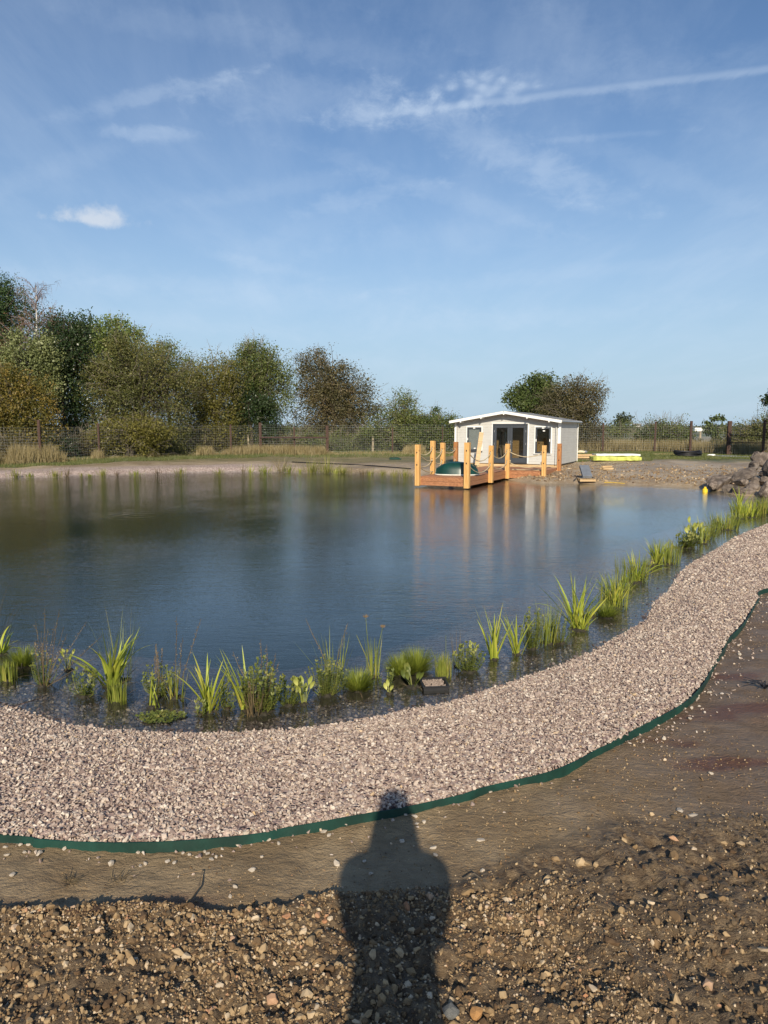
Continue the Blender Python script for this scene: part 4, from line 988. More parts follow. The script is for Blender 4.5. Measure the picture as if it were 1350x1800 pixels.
def tree(name, label, cat, x, y, blobs, n, size, mat, bark='bark', trunk_r=.12, limbs=10, twigs=60, twl=.7, cs=.26, shell=.55, group=None, clus=16, lean=(0,0), stems=1, twmat=None, tw_up=.5, multi=.5):
    gz = H1(x, y); root = empty(name, (x, y, gz), label, cat, group)
    if y < 56: n = int(n*2.1); size = size*1.25
    Vv, T, cen = ellips_leaves(blobs, n, size, clus, cs, shell=shell); Vv[:, 2] = np.maximum(Vv[:, 2], .02)
    F = np.arange(len(Vv)).reshape(-1, 4); np_mesh('crown', Vv, F, mat, root, T)
    top = max(b[2]+b[5] for b in blobs); zc = np.mean([b[2] for b in blobs])
    mb = MB(); fork = []
    for s_ in range(stems):
        a = rng.uniform(0, 6.28); o0 = Vector((math.cos(a), math.sin(a), 0))*(multi*.3 if stems > 1 else 0)
        t1 = o0+Vector((lean[0]*.5+rng.normal()*.15, lean[1]*.5+rng.normal()*.15, zc*.5)); t2 = Vector((lean[0]+rng.normal()*.3, lean[1]+rng.normal()*.3, zc+.1*top))+o0*2*multi
        mb.tube([o0-Vector((0,0,.15)), o0.lerp(t1, .5)+Vector((.04,0,0)), t1, t1.lerp(t2, .5)+Vector((-.05,.05,0)), t2], [trunk_r*1.25, trunk_r, trunk_r*.8, trunk_r*.55, trunk_r*.25], 7); fork += [t1, t1.lerp(t2, .5), t2]
    tk = mb.build('trunk', M[bark], root, smooth=True)
    mb = MB(); ends = cen[rng.choice(len(cen), min(limbs, len(cen)), replace=False)]
    for e_ in ends:
        e_ = Vector(e_); f = fork[rng.integers(len(fork))]; mid = f.lerp(e_, .5)+Vector((0,0,.12*(e_-f).length))+Vector(rng.normal(size=3))*.1
        mb.tube([f, f.lerp(mid, .5), mid, mid.lerp(e_, .5)+Vector(rng.normal(size=3))*.06, e_], [trunk_r*.42, trunk_r*.3, trunk_r*.2, trunk_r*.12, .008], 4, cap=False)
    for _ in range(limbs*4):          # bare boughs showing at the surface
        e_ = Vector(cen[rng.integers(len(cen))]); f = fork[rng.integers(len(fork))]; e2 = f+(e_-f)*1.06; m_ = f.lerp(e2, .55)+Vector((0,-.1,.1*(e2-f).length)); mb.tube([f.lerp(m_, .4), m_, m_.lerp(e2, .5)+Vector(rng.normal(size=3))*.1, e2], [trunk_r*.22, trunk_r*.18, trunk_r*.12, .01], 3, cap=False)
    if limbs: mb.build('limb', M[bark], root, smooth=True)['kind'] = 'stuff'
    if twigs:
        mb = MB(); c0 = Vector(np.mean([b[:3] for b in blobs], axis=0))
        for e_ in cen[rng.choice(len(cen), min(twigs, len(cen)), replace=False)]:
            e_ = Vector(e_); d = (e_-c0); d = (d.normalized()+Vector(rng.normal(size=3))*.35+Vector((0,0,tw_up))).normalized(); L = twl*rng.uniform(.5, 1.3)
            k = e_+d*L*.55+Vector(rng.normal(size=3))*.05; e2 = e_+d*L+Vector((0,0,-.06*L))+Vector(rng.normal(size=3))*.08
            mb.tube([e_-d*.3, e_, k, e2], [.015,.012,.009,.004], 3, cap=False)
            for q_ in range(3):
                b0 = e_.lerp(e2, rng.uniform(.2,.9)); mb.tube([b0, b0+(d+Vector(rng.normal(size=3))*.7).normalized()*L*.35], [.006,.003], 3, cap=False)
        mb.build('twigs', M[twmat or 'bark_grey'], root)['kind'] = 'stuff'
    return root
def P3(px, py, Y): v = V(px, py, Y); return v
def tr_px(name, label, cat, Y, items, n, size, mat, **kw):
    """items: (px, py, half width px, half height px) outlines of the crown masses, at distance Y"""
    xs = np.mean([i[0] for i in items]); base = V(xs, 800, Y); bl = []
    bx = base.x; gz = H1(bx, Y)
    for it in items:
        px, py, hw, hh = it[:4]; dy = it[4] if len(it) > 4 else 0; c = V(px, py, Y+dy); k = (Y+dy)/1250
        bl.append((c.x-bx, dy, c.z-gz, hw*k, (hw*k)*.75, hh*k))
    if Y < 53 and name not in ('sapling','edge_tree','young_fir','ivy_mass','undergrowth_bush','pine_tree'):
        x0 = min(i[0]-i[2]*.8 for i in items); x1 = max(i[0]+i[2]*.8 for i in items); k = Y/1250
        for px in (x0*.75+x1*.25, x0*.25+x1*.75):
            c = V(px, 772, Y); bl.append((c.x-bx, 0, c.z-gz, (x1-x0)*.30*k, (x1-x0)*.22*k, 30*k))
    if n > 6000 and Y < 56:
        main = list(bl[:len(items)])
        for q in range(9):
            b = main[rng.integers(len(main))]; a = rng.uniform(-.3, 3.44); bl.append((b[0]+math.cos(a)*b[3]*.95, b[1]-b[4]*rng.uniform(-.3,.9), b[2]+math.sin(a)*b[5]*.92, b[3]*rng.uniform(.2,.42), b[4]*.35, b[5]*rng.uniform(.2,.40)))
    return tree(name, label, cat, bx, Y, bl, n, size, M[mat], **kw)
def all_trees():
    T = tr_px
    T('pine_tree', 'tall dark green pine at the far left edge', 'tree', 54, [(2,560,34,62),(30,545,26,34),(-25,600,50,80),(10,640,40,60)], 20000, .085, 'l_pine', trunk_r=.22, limbs=16, twigs=60, cs=.28)
    T('brown_tree', 'rust brown bare looking tree below the tall pine at far left', 'tree', 50, [(20,625,45,55),(85,600,45,50),(50,690,70,60),(120,620,30,45)], 9000, .075, 'l_rust', trunk_r=.14, limbs=26, twigs=260, twl=.9, cs=.3, twmat='birch_twig')
    # birch
    y = 46.5; b = V(78,790,y); gz = H1(b.x, y); root = empty('birch_tree', (b.x, y, gz), 'slender pale trunked birch with bare drooping twigs above the left thicket', 'tree')
    hgt = V(80,497,y).z-gz; mb = MB(); mb.tube([(0,0,-.1),(.05,0,hgt*.4),(-.08,0,hgt*.7),(.05,0,hgt*.98)], [.13,.10,.06,.012], 7); mb.build('trunk', M['birch_bark'], root, smooth=True)
    mb = MB()
    for i in range(46):
        z0 = hgt*rng.uniform(.60,.97); a = rng.uniform(0,6.28); L = rng.uniform(.6,1.5)*(1.25-(z0/hgt-.6)); d = Vector((math.cos(a), math.sin(a)*.8, 0)); p0 = Vector((-.05,0,z0)); p1 = p0+d*L*.5+Vector((0,0,L*.55)); p2 = p0+d*L+Vector((0,0,L*.6)); 
        mb.tube([p0, p1, p2], [.022,.013,.007], 3, cap=False)
        for k in range(7):
            s0 = p0.lerp(p2, rng.uniform(.3,1))+Vector((0,0,L*.12)); s1 = s0+d*rng.uniform(.05,.3)+Vector((rng.normal()*.12, rng.normal()*.12, rng.uniform(-.1,.25))); s2 = s1+Vector((rng.normal()*.1, rng.normal()*.1, -rng.uniform(.2,.7)))
            mb.tube([s0, s1, s2], [.008,.006,.003], 3, cap=False)
    mb.build('twigs', M['birch_twig'], root)['kind'] = 'stuff'
    T('evergreen_tree', 'nearly black green evergreen tree left of the hawthorns', 'tree', 44, [(112,620,46,56),(118,690,42,60),(95,650,30,50),(135,740,30,40,1)], 15000, .085, 'l_holly', trunk_r=.16, limbs=12, twigs=30, twl=.4, cs=.2)
    T('sallow_tree', 'grey green leaved tree at the left in front of the rust brown one', 'tree', 42.5, [(45,640,36,48),(80,625,28,34),(18,665,30,45),(85,680,20,40)], 9500, .085, 'l_sallow', limbs=14, twigs=50, twl=.45, cs=.2)
    T('golden_shrub', 'golden orange autumn shrub behind the fence at the left edge', 'shrub', 40.3, [(-5,690,42,48),(35,705,38,42),(-10,750,45,45),(50,745,45,34),(75,700,22,30)], 12500, .075, 'l_gold', limbs=14, twigs=80, twl=.5, cs=.2, stems=3)
    T('ash_tree', 'light green leafy tree top rising above the hawthorn thicket', 'tree', 50, [(195,590,32,32),(175,620,30,40),(225,615,30,35),(200,680,50,70)], 9000, .10, 'l_light', limbs=14, twigs=40, twl=.6, cs=.22)
    T('dark_tree', 'dark green tree crown between the birch and the light green tree', 'tree', 52, [(140,600,36,42),(160,640,40,50),(105,590,26,30)], 7000, .10, 'l_pine', limbs=10, twigs=40)
    T('hawthorn_tree', 'largest olive brown hawthorn in the left thicket with arching grey twigs', 'tree', 44.5, [(225,680,62,72),(265,690,62,68),(190,700,45,60),(300,715,42,60),(240,650,40,50)], 26000, .068, 'l_haw', limbs=44, twigs=420, twl=1.0, cs=.24, trunk_r=.15, stems=3)
    T('hawthorn_tree', 'olive hawthorn behind the gap between the two big hawthorns', 'tree', 49.5, [(300,665,45,50),(335,680,38,45),(270,640,30,35)], 9000, .075, 'l_haw2', limbs=18, twigs=140, twl=.8)
    T('olive_shrub', 'yellow olive shrub at the foot of the left thicket', 'shrub', 42, [(225,758,50,24),(262,764,36,18),(190,764,26,18)], 7000, .065, 'l_yel', limbs=14, twigs=160, twl=.55, cs=.2, stems=3)
    T('hawthorn_tree', 'golden brown topped hawthorn left of the ivy clad tree', 'tree', 48, [(375,690,40,50),(350,715,28,48),(395,670,34,38),(380,745,45,36)], 15000, .07, 'l_yel', limbs=24, twigs=200, twl=.75, cs=.24, stems=2)
    T('hawthorn_tree', 'tall green hawthorn with loose twiggy top left of the bright gap', 'tree', 50, [(455,655,42,42),(425,690,48,58),(475,690,34,56),(450,630,40,24),(500,665,14,34)], 21000, .07, 'l_haw2', limbs=34, twigs=360, twl=.9, cs=.23, trunk_r=.16)
    T('ivy_mass', 'dark green ivy covered trunk beneath the tall green hawthorn', 'ivy', 48.6, [(440,715,32,32),(465,735,20,32),(420,740,24,24)], 9000, .07, 'l_holly', limbs=8, twigs=20, twl=.3, cs=.16)
    T('hawthorn_tree', 'brown topped hawthorn standing alone right of the bright gap', 'tree', 51, [(565,675,44,46),(600,690,46,42),(550,650,30,28),(625,715,40,34),(555,715,38,38),(600,735,50,28)], 24000, .072, 'l_hawb', limbs=40, twigs=330, twl=.75, cs=.23, trunk_r=.17, lean=(.3,0))
    T('round_shrub', 'rounded green shrub between the lone hawthorn and the cabin', 'shrub', 49, [(705,733,38,34),(690,755,44,28),(725,752,40,30)], 13000, .065, 'l_haw2', limbs=18, twigs=190, twl=.6, cs=.2, stems=3)
    T('scrub', 'low green scrub just left of the cabin', 'shrub', 48, [(765,755,36,24),(790,757,32,22),(740,768,34,20),(812,762,22,18)], 10000, .065, 'l_haw2', limbs=10, twigs=120, twl=.5, cs=.2, stems=3)
    T('young_fir', 'small dark fir tip sticking up above the scrub left of the cabin', 'tree', 50, [(768,735,8,14),(768,722,4,8),(762,745,14,8)], 700, .08, 'l_pine', limbs=4, twigs=14, twl=.4, cs=.12)
    T('green_tree', 'dark green leafy tree rising behind the cabin ridge', 'tree', 50, [(935,700,28,30),(910,700,20,18),(955,690,25,25),(950,730,45,35)], 12000, .10, 'l_light2', limbs=20, twigs=50, twl=.5, cs=.22, trunk_r=.15)
    T('brown_hawthorn', 'thin brown red leaved hawthorn behind the right end of the cabin', 'tree', 48, [(1000,700,35,32),(1025,715,34,36),(985,735,35,36),(1030,750,30,28),(1050,690,12,20)], 15000, .065, 'l_hawb', limbs=30, twigs=260, twl=.75, cs=.22, trunk_r=.13)
    T('far_tree', 'small round tree in the distance right of the cabin', 'tree', 105, [(1096,738,13,9),(1090,744,9,8)], 900, .28, 'l_far', limbs=0, twigs=0, cs=.3)
    T('far_shrub', 'grey green shrub below the small round distant tree', 'shrub', 60, [(1095,758,22,16),(1075,765,14,14)], 3000, .08, 'l_haw2', limbs=6, twigs=50, twl=.5)
    T('willow_shrub', 'spiky olive shrub behind the fence right of the cabin', 'shrub', 49.5, [(1160,772,36,24),(1190,770,30,22),(1135,780,22,20),(1165,755,26,12)], 9500, .062, 'l_haw2', limbs=18, twigs=240, twl=.75, cs=.2, stems=4, tw_up=1.2)
    T('sapling', 'thin young tree with sparse round leaf clumps between two rusty posts', 'tree', 47, [(1256,736,6,4),(1268,738,4,5),(1244,750,7,6),(1270,752,6,4),(1255,760,12,9),(1262,778,10,10)], 900, .10, 'l_light2', limbs=8, twigs=10, twl=.4, cs=.09, trunk_r=.035, clus=22)
    T('bramble_mound', 'olive brown hedge shrub at the right edge behind the railed fence', 'shrub', 44.5, [(1335,770,30,30),(1310,782,26,24),(1365,755,36,40),(1290,788,22,16),(1390,740,30,40)], 14000, .065, 'l_haw', limbs=16, twigs=240, twl=.6, cs=.2, stems=4)
    T('edge_tree', 'dark leafy branch of a tree reaching in at the right edge', 'tree', 38, [(1358,700,11,10),(1382,720,20,30)], 1500, .10, 'l_holly', limbs=10, twigs=20, twl=.4, cs=.14)
    # undergrowth behind the fence, each bush its own
    spots = [(20,785,'l_bramble','grey brown'),(95,780,'l_holly','dark green'),(150,782,'l_bramble','grey brown'),(195,785,'l_bramble','grey brown'),(245,780,'l_bramble','twiggy grey'),(300,782,'l_haw','olive'),(350,780,'l_bramble','pale brown'),(395,785,'l_bramble','twiggy grey'),(430,780,'l_haw2','green'),
             (500,782,'l_bramble','pale twiggy'),(545,778,'l_haw2','green'),(600,778,'l_haw2','green'),(650,776,'l_haw2','green'),(690,782,'l_haw2','green'),(735,786,'l_bramble','grey brown')]
    where = ['at the left edge below the golden shrub', 'below the sallow tree', 'below the evergreen tree', 'left of the yellow olive shrub', 'in front of the yellow olive shrub', 'below the largest hawthorn', 'below the golden brown hawthorn', 'left of the first braced post', 'beside the left strainer post', 'in the bright gap between the hawthorns', 'left of the right strainer post', 'right of the right strainer post', 'between the lone hawthorn and the round shrub', 'in front of the round shrub', 'nearest the jetty']
    for (px, py, mt, c), wh in zip(spots, where):
        Y = np.interp(px, [0, 67, 172, 268, 457, 760], [37.5, 38.5, 41.5, 44.5, 48.3, 47.6])+1.6
        T('undergrowth_bush', c+' undergrowth bush '+wh, 'bush', Y, [(px,py,30,20),(px-18,py+4,16,14),(px+20,py+3,16,16)], 3600, .055, mt, limbs=8, twigs=150, twl=.6, cs=.17, stems=4, trunk_r=.03, group='undergrowth behind the fence')
    # distance
    for px, Y, hw, hh, lab in ((1060,330,60,5,'low far hedge line right of the cabin'),(1200,420,90,5,'long far hedge line behind the white van'),(1310,380,70,5,'far hedge line at the right edge'),(520,300,60,7,'far hedge seen through the gap between the hawthorns')):
        T('far_hedge', lab, 'hedge', Y, [(px+dx,754,hw*.3,hh) for dx in (-hw*.8,-hw*.3,hw*.2,hw*.7)], 1800, .9, 'l_far', limbs=0, twigs=0, cs=.9)
M['l_light2'] = L_('mid_green_leaves', [(0,(0.032,0.054,0.015)),(.5,(0.081,0.112,0.033)),(1,(0.162,0.195,0.064))], .25)
all_trees()

# ------------------------------------------------------------------ fences
def fence_run(root, pts, zs, h=1.9, nh=13, dv=.14, off=Vector((0,0,0))):
    mb = MB(); r = .0024
    def prism(a, b): 
        d = (b-a).normalized(); s_ = d.cross(Vector((0,1,0))) if abs(d.y) < .9 else d.cross(Vector((1,0,0))); s_ = s_.normalized()*r; u = d.cross(s_)
        q = [s_, -s_*.5+u*.87, -s_*.5-u*.87]; mb.add([a+k for k in q]+[b+k for k in q], [(0,1,4,3),(1,2,5,4),(2,0,3,5)])
    for i in range(len(pts)-1):
        a, b = pts[i], pts[i+1]; L = (b-a).length
        for k in range(nh):
            z = .05+(h-.1)*k/(nh-1); prism(Vector((a.x,a.y,zs[i]+z)), Vector((b.x,b.y,zs[i+1]+z)))
        n = int(L/dv)
        for k in range(n):
            t = (k+.5)/n; p = a.lerp(b, t); z = zs[i]*(1-t)+zs[i+1]*t; prism(Vector((p.x,p.y,z+.05)), Vector((p.x,p.y,z+h-.05)))
    o = mb.build('wire_mesh', M['wire'], root); o['kind'] = 'stuff'; return o
def steel_post(root, p, z, h, w=.09, label=None, mat='rust'):
    b = MB(); b.box((0,0,h/2-.1), (w,w*.14,h+.2)); b.box((-w/2+.006,w*.3,h/2-.1), (w*.14,w*.6,h+.2)); b.box((w/2-.006,w*.3,h/2-.1), (w*.14,w*.6,h+.2))
    o = b.build('post', M[mat], root, label=label); o.location = (p.x, p.y, z); return o
def fences():
    # left run: (px, distance, top py, width)
    L = [(-60,35.5,737,.10),(67,37.2,738,.13),(172,40.5,744,.10),(268,43,743,.10),(405,45.6,746,.10),(457,46.6,743,.17),(517,46.6,750,.10),(575,46.2,748,.17),(690,46.2,752,.09),(778,46.2,750,.05),(850,46.2,752,.09)]
    root = empty('wire_fence', (0,0,0), 'tall rusty post and wire mesh fence running from the left edge to behind the cabin', 'fence')
    P = []; Z = []
    for px, Y, ty, w in L:
        v = V(px, ty, Y); z = H1(v.x, Y); P.append(Vector((v.x, Y, 0))); Z.append(z); steel_post(root, P[-1], z, v.z-z, w, 'thick rusty strainer post' if w > .15 else None)
    fence_run(root, P, Z)
    a, b = P[5], P[7]; m_ = MB(); m_.bbox(((a.x+b.x)/2, (a.y+b.y)/2-.06, Z[5]+1.05), ((b-a).length, .07, .09), .006, (b-a).normalized(), Vector((0,0,1)).cross((b-a).normalized()), (0,0,1)); m_.build('brace_rail', M['rail'], root)
    L = [(850,46.6,752,.09),(960,47,750,.09),(1061,47,744,.11),(1153,46.6,741,.11),(1216,45.4,740,.14),(1284,42.2,740,.21),(1345,40.5,738,.12),(1420,39,738,.12)]
    root = empty('wire_fence', (0,0,0), 'tall rusty post and wire mesh fence running from behind the cabin to the right edge', 'fence'); P = []; Z = []
    for px, Y, ty, w in L:
        v = V(px, ty, Y); z = H1(v.x, Y); P.append(Vector((v.x, Y, 0))); Z.append(z)
        if px > 860: steel_post(root, P[-1], z, v.z-z, w, 'thick rusty strainer post' if w > .2 else None)
    fence_run(root, P, Z)
    for k, zz in ((0, 1.22), (0, .78)):
        a, b = P[5], P[7]; c = (a+b)/2; d = (b-a).normalized(); m_ = MB(); m_.bbox((c.x, c.y-.05, Z[5]+zz), ((b-a).length, .04, .045), .006, d, Vector((0,0,1)).cross(d), (0,0,1)); m_.build('brace_rail', M['rail'], root)
    # the old stock fence behind
    L = [(-30,38.5,762),(20,40,761),(120,42,760),(205,44.3,764),(289,46,761),(360,47.4,763),(437,48.6,763),(655,48.2,766),(748,48,768)]
    root = empty('stock_fence', (0,0,0), 'low old fence of grey wooden posts behind the left rusty fence', 'fence'); P = []; Z = []
    for px, Y, ty in L:
        v = V(px, ty, Y); z = H1(v.x, Y); P.append(Vector((v.x, Y, 0))); Z.append(z); h = v.z-z
        b = MB(); b.tube([(0,0,-.2),(.01,0,h*.5),(0,.01,h)], [.085,.08,.07], 8); o = b.build('post', M['old_timber'], root); o.location = (v.x, Y, z); o.rotation_euler = (rng.normal()*.03, rng.normal()*.03, 0)
    fence_run(root, P, Z, .95, 7, .30)
    L = [(1040,51,758),(1138,51,757),(1231,50,758),(1278,49,760),(1340,46.5,762),(1420,44,760)]
    root = empty('stock_fence', (0,0,0), 'low old fence of pale wooden posts behind the right rusty fence', 'fence'); P = []; Z = []
    for px, Y, ty in L:
        v = V(px, ty, Y); z = H1(v.x, Y); P.append(Vector((v.x, Y, 0))); Z.append(z); h = v.z-z
        b = MB(); b.tube([(0,0,-.2),(.01,0,h*.5),(0,.01,h)], [.095,.09,.08], 8); o = b.build('post', M['old_timber'], root); o.location = (v.x, Y, z)
    fence_run(root, P, Z, 1.0, 7, .30)
fences()

# ------------------------------------------------------------------ dry and short grass on the far bank
def blades_np(x, y, z, h, w, lean, name, mat, label):
    n = len(x); a = rng.uniform(0, 6.28, n); l = rng.normal(0, 1, n)*lean; b = rng.uniform(0, 6.28, n)
    p = np.stack([x, y, z-.02], 1); sd = np.stack([np.cos(a)*w/2, np.sin(a)*w/2*.3, 0*a], 1)
    tip = p+np.stack([np.cos(b)*l*h, np.sin(b)*l*h, h], 1); mid = (p+tip)/2+np.stack([0*h, 0*h, h*.08], 1)
    Vv = np.stack([p-sd, p+sd, mid+sd*.8, tip, mid-sd*.8], 1).reshape(-1, 3); T = np.repeat(rng.random(n), 5); base = np.arange(n)*5
    F = np.stack([base, base+1, base+2, base+4], 1); F2 = np.stack([base+4, base+2, base+3, base+3], 1)
    me = bpy.data.meshes.new(name); faces = [tuple(f) for f in F.tolist()]+[(f[0], f[1], f[2]) for f in F2.tolist()]
    me.from_pydata(Vv.tolist(), [], faces); at = me.attributes.new('tint', 'FLOAT', 'POINT'); at.data.foreach_set('value', T.astype(np.float32)); me.materials.append(mat)
    o = bpy.data.objects.new(name, me); COL.objects.link(o); prop(o, label, kind='stuff'); return o
def grasses():
    xs, ys = [], []
    n = 26000; px = rng.uniform(-40, 800, n); Yf = np.interp(px, [-60,67,172,268,405,457,575,850], [35.5,37.2,40.5,43,45.6,46.6,46.2,46.2])
    dens = .30+.7*sstep(.0, .5, fbm(px*.022, px*0, 3, 80)+.45*(px < 90)+.25*((px > 130) & (px < 175))+.2*((px > 405) & (px < 450)))
    k = rng.random(n) < dens; px, Yf, dens = px[k], Yf[k], dens[k]; Y = Yf+rng.normal(-.1, .45, len(px)); x = (px-675)/1250*Y
    blades_np(x, Y, height(x, Y), (.14+.42*dens**2+.35*(px < 100)*dens)*rng.uniform(.35, 1.3, len(x)), .022, .28, 'dry_grass', M['l_dry'], 'tall dry grass along the left fence')
    n = 17000; px = rng.uniform(1010, 1400, n); Yf = np.interp(px, [1010,1153,1216,1284,1420], [47,46.6,45.4,42.2,39]); Y = Yf+rng.uniform(.1, 3.2, n); x = (px-675)/1250*Y
    blades_np(x, Y, height(x, Y), rng.uniform(.35, 1.0, n), .024, .22, 'dry_grass', M['l_dry'], 'tall straw coloured grass behind the right fence')
    n = 60000; px = rng.uniform(-40, 800, n); Yf = np.interp(px, [-60,67,172,268,405,457,575,850], [35.5,37.2,40.5,43,45.6,46.6,46.2,46.2]); Y = Yf+rng.uniform(-3.2, 3, n); x = (px-675)/1250*Y
    sp = sdist(x, Y, POND); k = (sp > 3.4+.7*fbm(x*.35, Y*.35, 3, 62)) & (rng.random(n) < np.where(px > 470, .35, 1)); x, Y = x[k], Y[k]
    blades_np(x, Y, height(x, Y), rng.uniform(.06, .20, len(x)), .022, .3, 'short_grass', M['l_grass'], 'short green grass strip in front of the left fence')
    n = 42000; px = rng.uniform(1000, 1400, n); Y = rng.uniform(36.5, 47, n); x = (px-675)/1250*Y; sp = sdist(x, Y, POND)
    k = (sp > 12.6+1.2*fbm(x*.3, Y*.3, 3, 62)) | ((fbm(x*.5, Y*.5, 3, 63) > .38) & (sp > 6)); x, Y = x[k], Y[k]
    blades_np(x, Y, height(x, Y), rng.uniform(.05, .16, len(x)), .024, .3, 'short_grass', M['l_grass'], 'short green grass in front of the right fence')
grasses()

# ------------------------------------------------------------------ emergent plants
def plant_root(name, label, cat, p, group=None, clump=.06):
    root = empty(name, (p.x, p.y, WZ), label, cat, group)
    if clump:
        mb = MB(); n = 11; vs = [(0,0,.015)]
        for ring, (rr, zz) in enumerate(((.55,.012),(1.0,-.012),(1.08,-.14))):
            for k in range(n): a = 6.283*k/n; q = clump*rr*(1+.18*math.sin(k*2.3+ring)); vs.append((math.cos(a)*q, math.sin(a)*q, zz+.006*math.sin(k*1.7)))
        fs = [(0, 1+k, 1+(k+1) % n) for k in range(n)]
        for r_ in range(2): fs += [(1+r_*n+k, 1+(r_+1)*n+k, 1+(r_+1)*n+(k+1) % n, 1+r_*n+(k+1) % n) for k in range(n)]
        mb.add(vs, fs); mb.build('root_ball', M['roots'], root)
        for q in range(5):           # dead and broken leaves hanging over the water
            a = rng.uniform(0, 6.283); mb = MB(); mb.blade((math.cos(a)*clump*.4, math.sin(a)*clump*.4, -.01), (math.cos(a), math.sin(a), 0), rng.uniform(.5,1.3), clump*rng.uniform(1.2,3.4), .007*rng.uniform(.5,1.3), rng.uniform(.6,1.9), 5, rng.random(), .1); mb.build('dead_leaf', M['l_brownstem'], root)
    return root
def scale_at(p): return (p.y*_cp+(CH-WZ)*_sp)/1250      # metres per photograph pixel there
def iris(px, py, h, w, n, label, lean=0, mat='l_iris', bw=.022, split=True, bendmax=1.1, group=None):
    p = G(px, py, WZ); k = scale_at(p); hh = h*k*1.12; sp_ = w*k*.5; root = plant_root('iris', label, 'water plant', p, group, clump=max(.04, sp_*.35))
    joined = MB(); n = int(n*1.3)
    for i in range(n):
        a = rng.uniform(0, 6.283); L = hh*rng.uniform(.55, 1.0) if i > 2 else hh*rng.uniform(.9, 1.05)
        d = Vector((math.cos(a)+lean, math.sin(a)*.8, 0)); tilt = rng.uniform(.04, .62)*min(1.4, sp_/hh*2.1); bend = rng.choice([.15,.35,.6,bendmax])*rng.uniform(.6,1.3)*min(1.4, sp_/hh*2.4)
        mb = MB() if split else joined
        b0 = Vector((rng.normal()*.022, rng.normal()*.018, -.02)); mb.blade(b0, d, tilt, L, bw*rng.uniform(.75,1.2), bend, 7, float(np.clip(rng.normal(.5,.28),0,1)), .22, rng.normal()*.5)
        if split: mb.build('leaf', M[mat], root, smooth=True)
    if not split: joined.build('leaves', M[mat], root, smooth=True)['kind'] = 'stuff'
    return root
def reeds(px, py, h, w, n, label, mat='l_reed', bw=.006, curve=.25, tall=0, name='reed_clump', flower=False, up=.10, group=None, hvar=.4, cat='water plant'):
    p = G(px, py, WZ); k = scale_at(p); root = plant_root(name, label, cat, p, group, clump=max(.03, w*k*.33)); mb = MB()
    for i in range(n):
        a = rng.uniform(0, 6.283); r_ = w*k*.38*math.sqrt(rng.random()); b = Vector((math.cos(a)*r_, math.sin(a)*r_*.7, -.03)); L = (h*k)*(1-hvar*rng.random())
        d = Vector((math.cos(a)+rng.normal()*.4, math.sin(a)+rng.normal()*.4, 0)); mb.blade(b, d, abs(rng.normal())*up, L+.03, bw*rng.uniform(.7,1.3), curve*rng.uniform(.1,1.5), 4, rng.random(), .2)
    mb.build('blades', M[mat], root, smooth=True)['kind'] = 'stuff'
    return root, k
def stalks(root, tops, col='l_brownstem', r=.0028, seeds=False, base=(0,0)):
    """thin stems ending at given offsets (metres) from the foot"""
    for (dx, dz, dy) in tops:
        mb = MB(); a = Vector((base[0]+rng.normal()*.01, base[1]+rng.normal()*.01, -.03)); b = Vector((dx, dy, dz)); m_ = a.lerp(b, .5)+Vector((rng.normal()*.012, rng.normal()*.01, .0)); pts = [a, a.lerp(m_, .5), m_, m_.lerp(b, .5)+Vector((rng.normal()*.006, 0, 0)), b]
        mb.tube(pts, [r, r*.9, r*.8, r*.7, r*.4], 4, float(rng.random()))
        if seeds:
            for q in range(16):
                t = .35+.62*q/16; c = a.lerp(b, t)+Vector((rng.normal()*.004, rng.normal()*.004, 0)); mb.leaf(c, (rng.normal(), rng.normal(), 1.2), (0,-1,.3), .016, .008, float(rng.random()))
        mb.build('stem', M[col], root)
def tuft(px, py, w, h, n, label, mat='l_tuft', group=None):
    p = G(px, py, WZ); k = scale_at(p); root = plant_root('grass_tuft', label, 'water plant', p, group, clump=w*k*.42); mb = MB()
    for i in range(n):
        a = rng.uniform(0, 6.283); e = math.acos(1-rng.random()*.93); b = Vector((math.cos(a), math.sin(a)*.9, 0))*(w*k*.22*math.sqrt(rng.random()))+Vector((0,0,-.005))
        L = k*(w*.5*math.sin(e)+h*math.cos(e))*rng.uniform(.8,1.08); mb.blade(b, (math.cos(a), math.sin(a), 0), e*.85, L, .0042, .25, 3, rng.random(), .1)
    mb.build('blades', M[mat], root)['kind'] = 'stuff'; return root
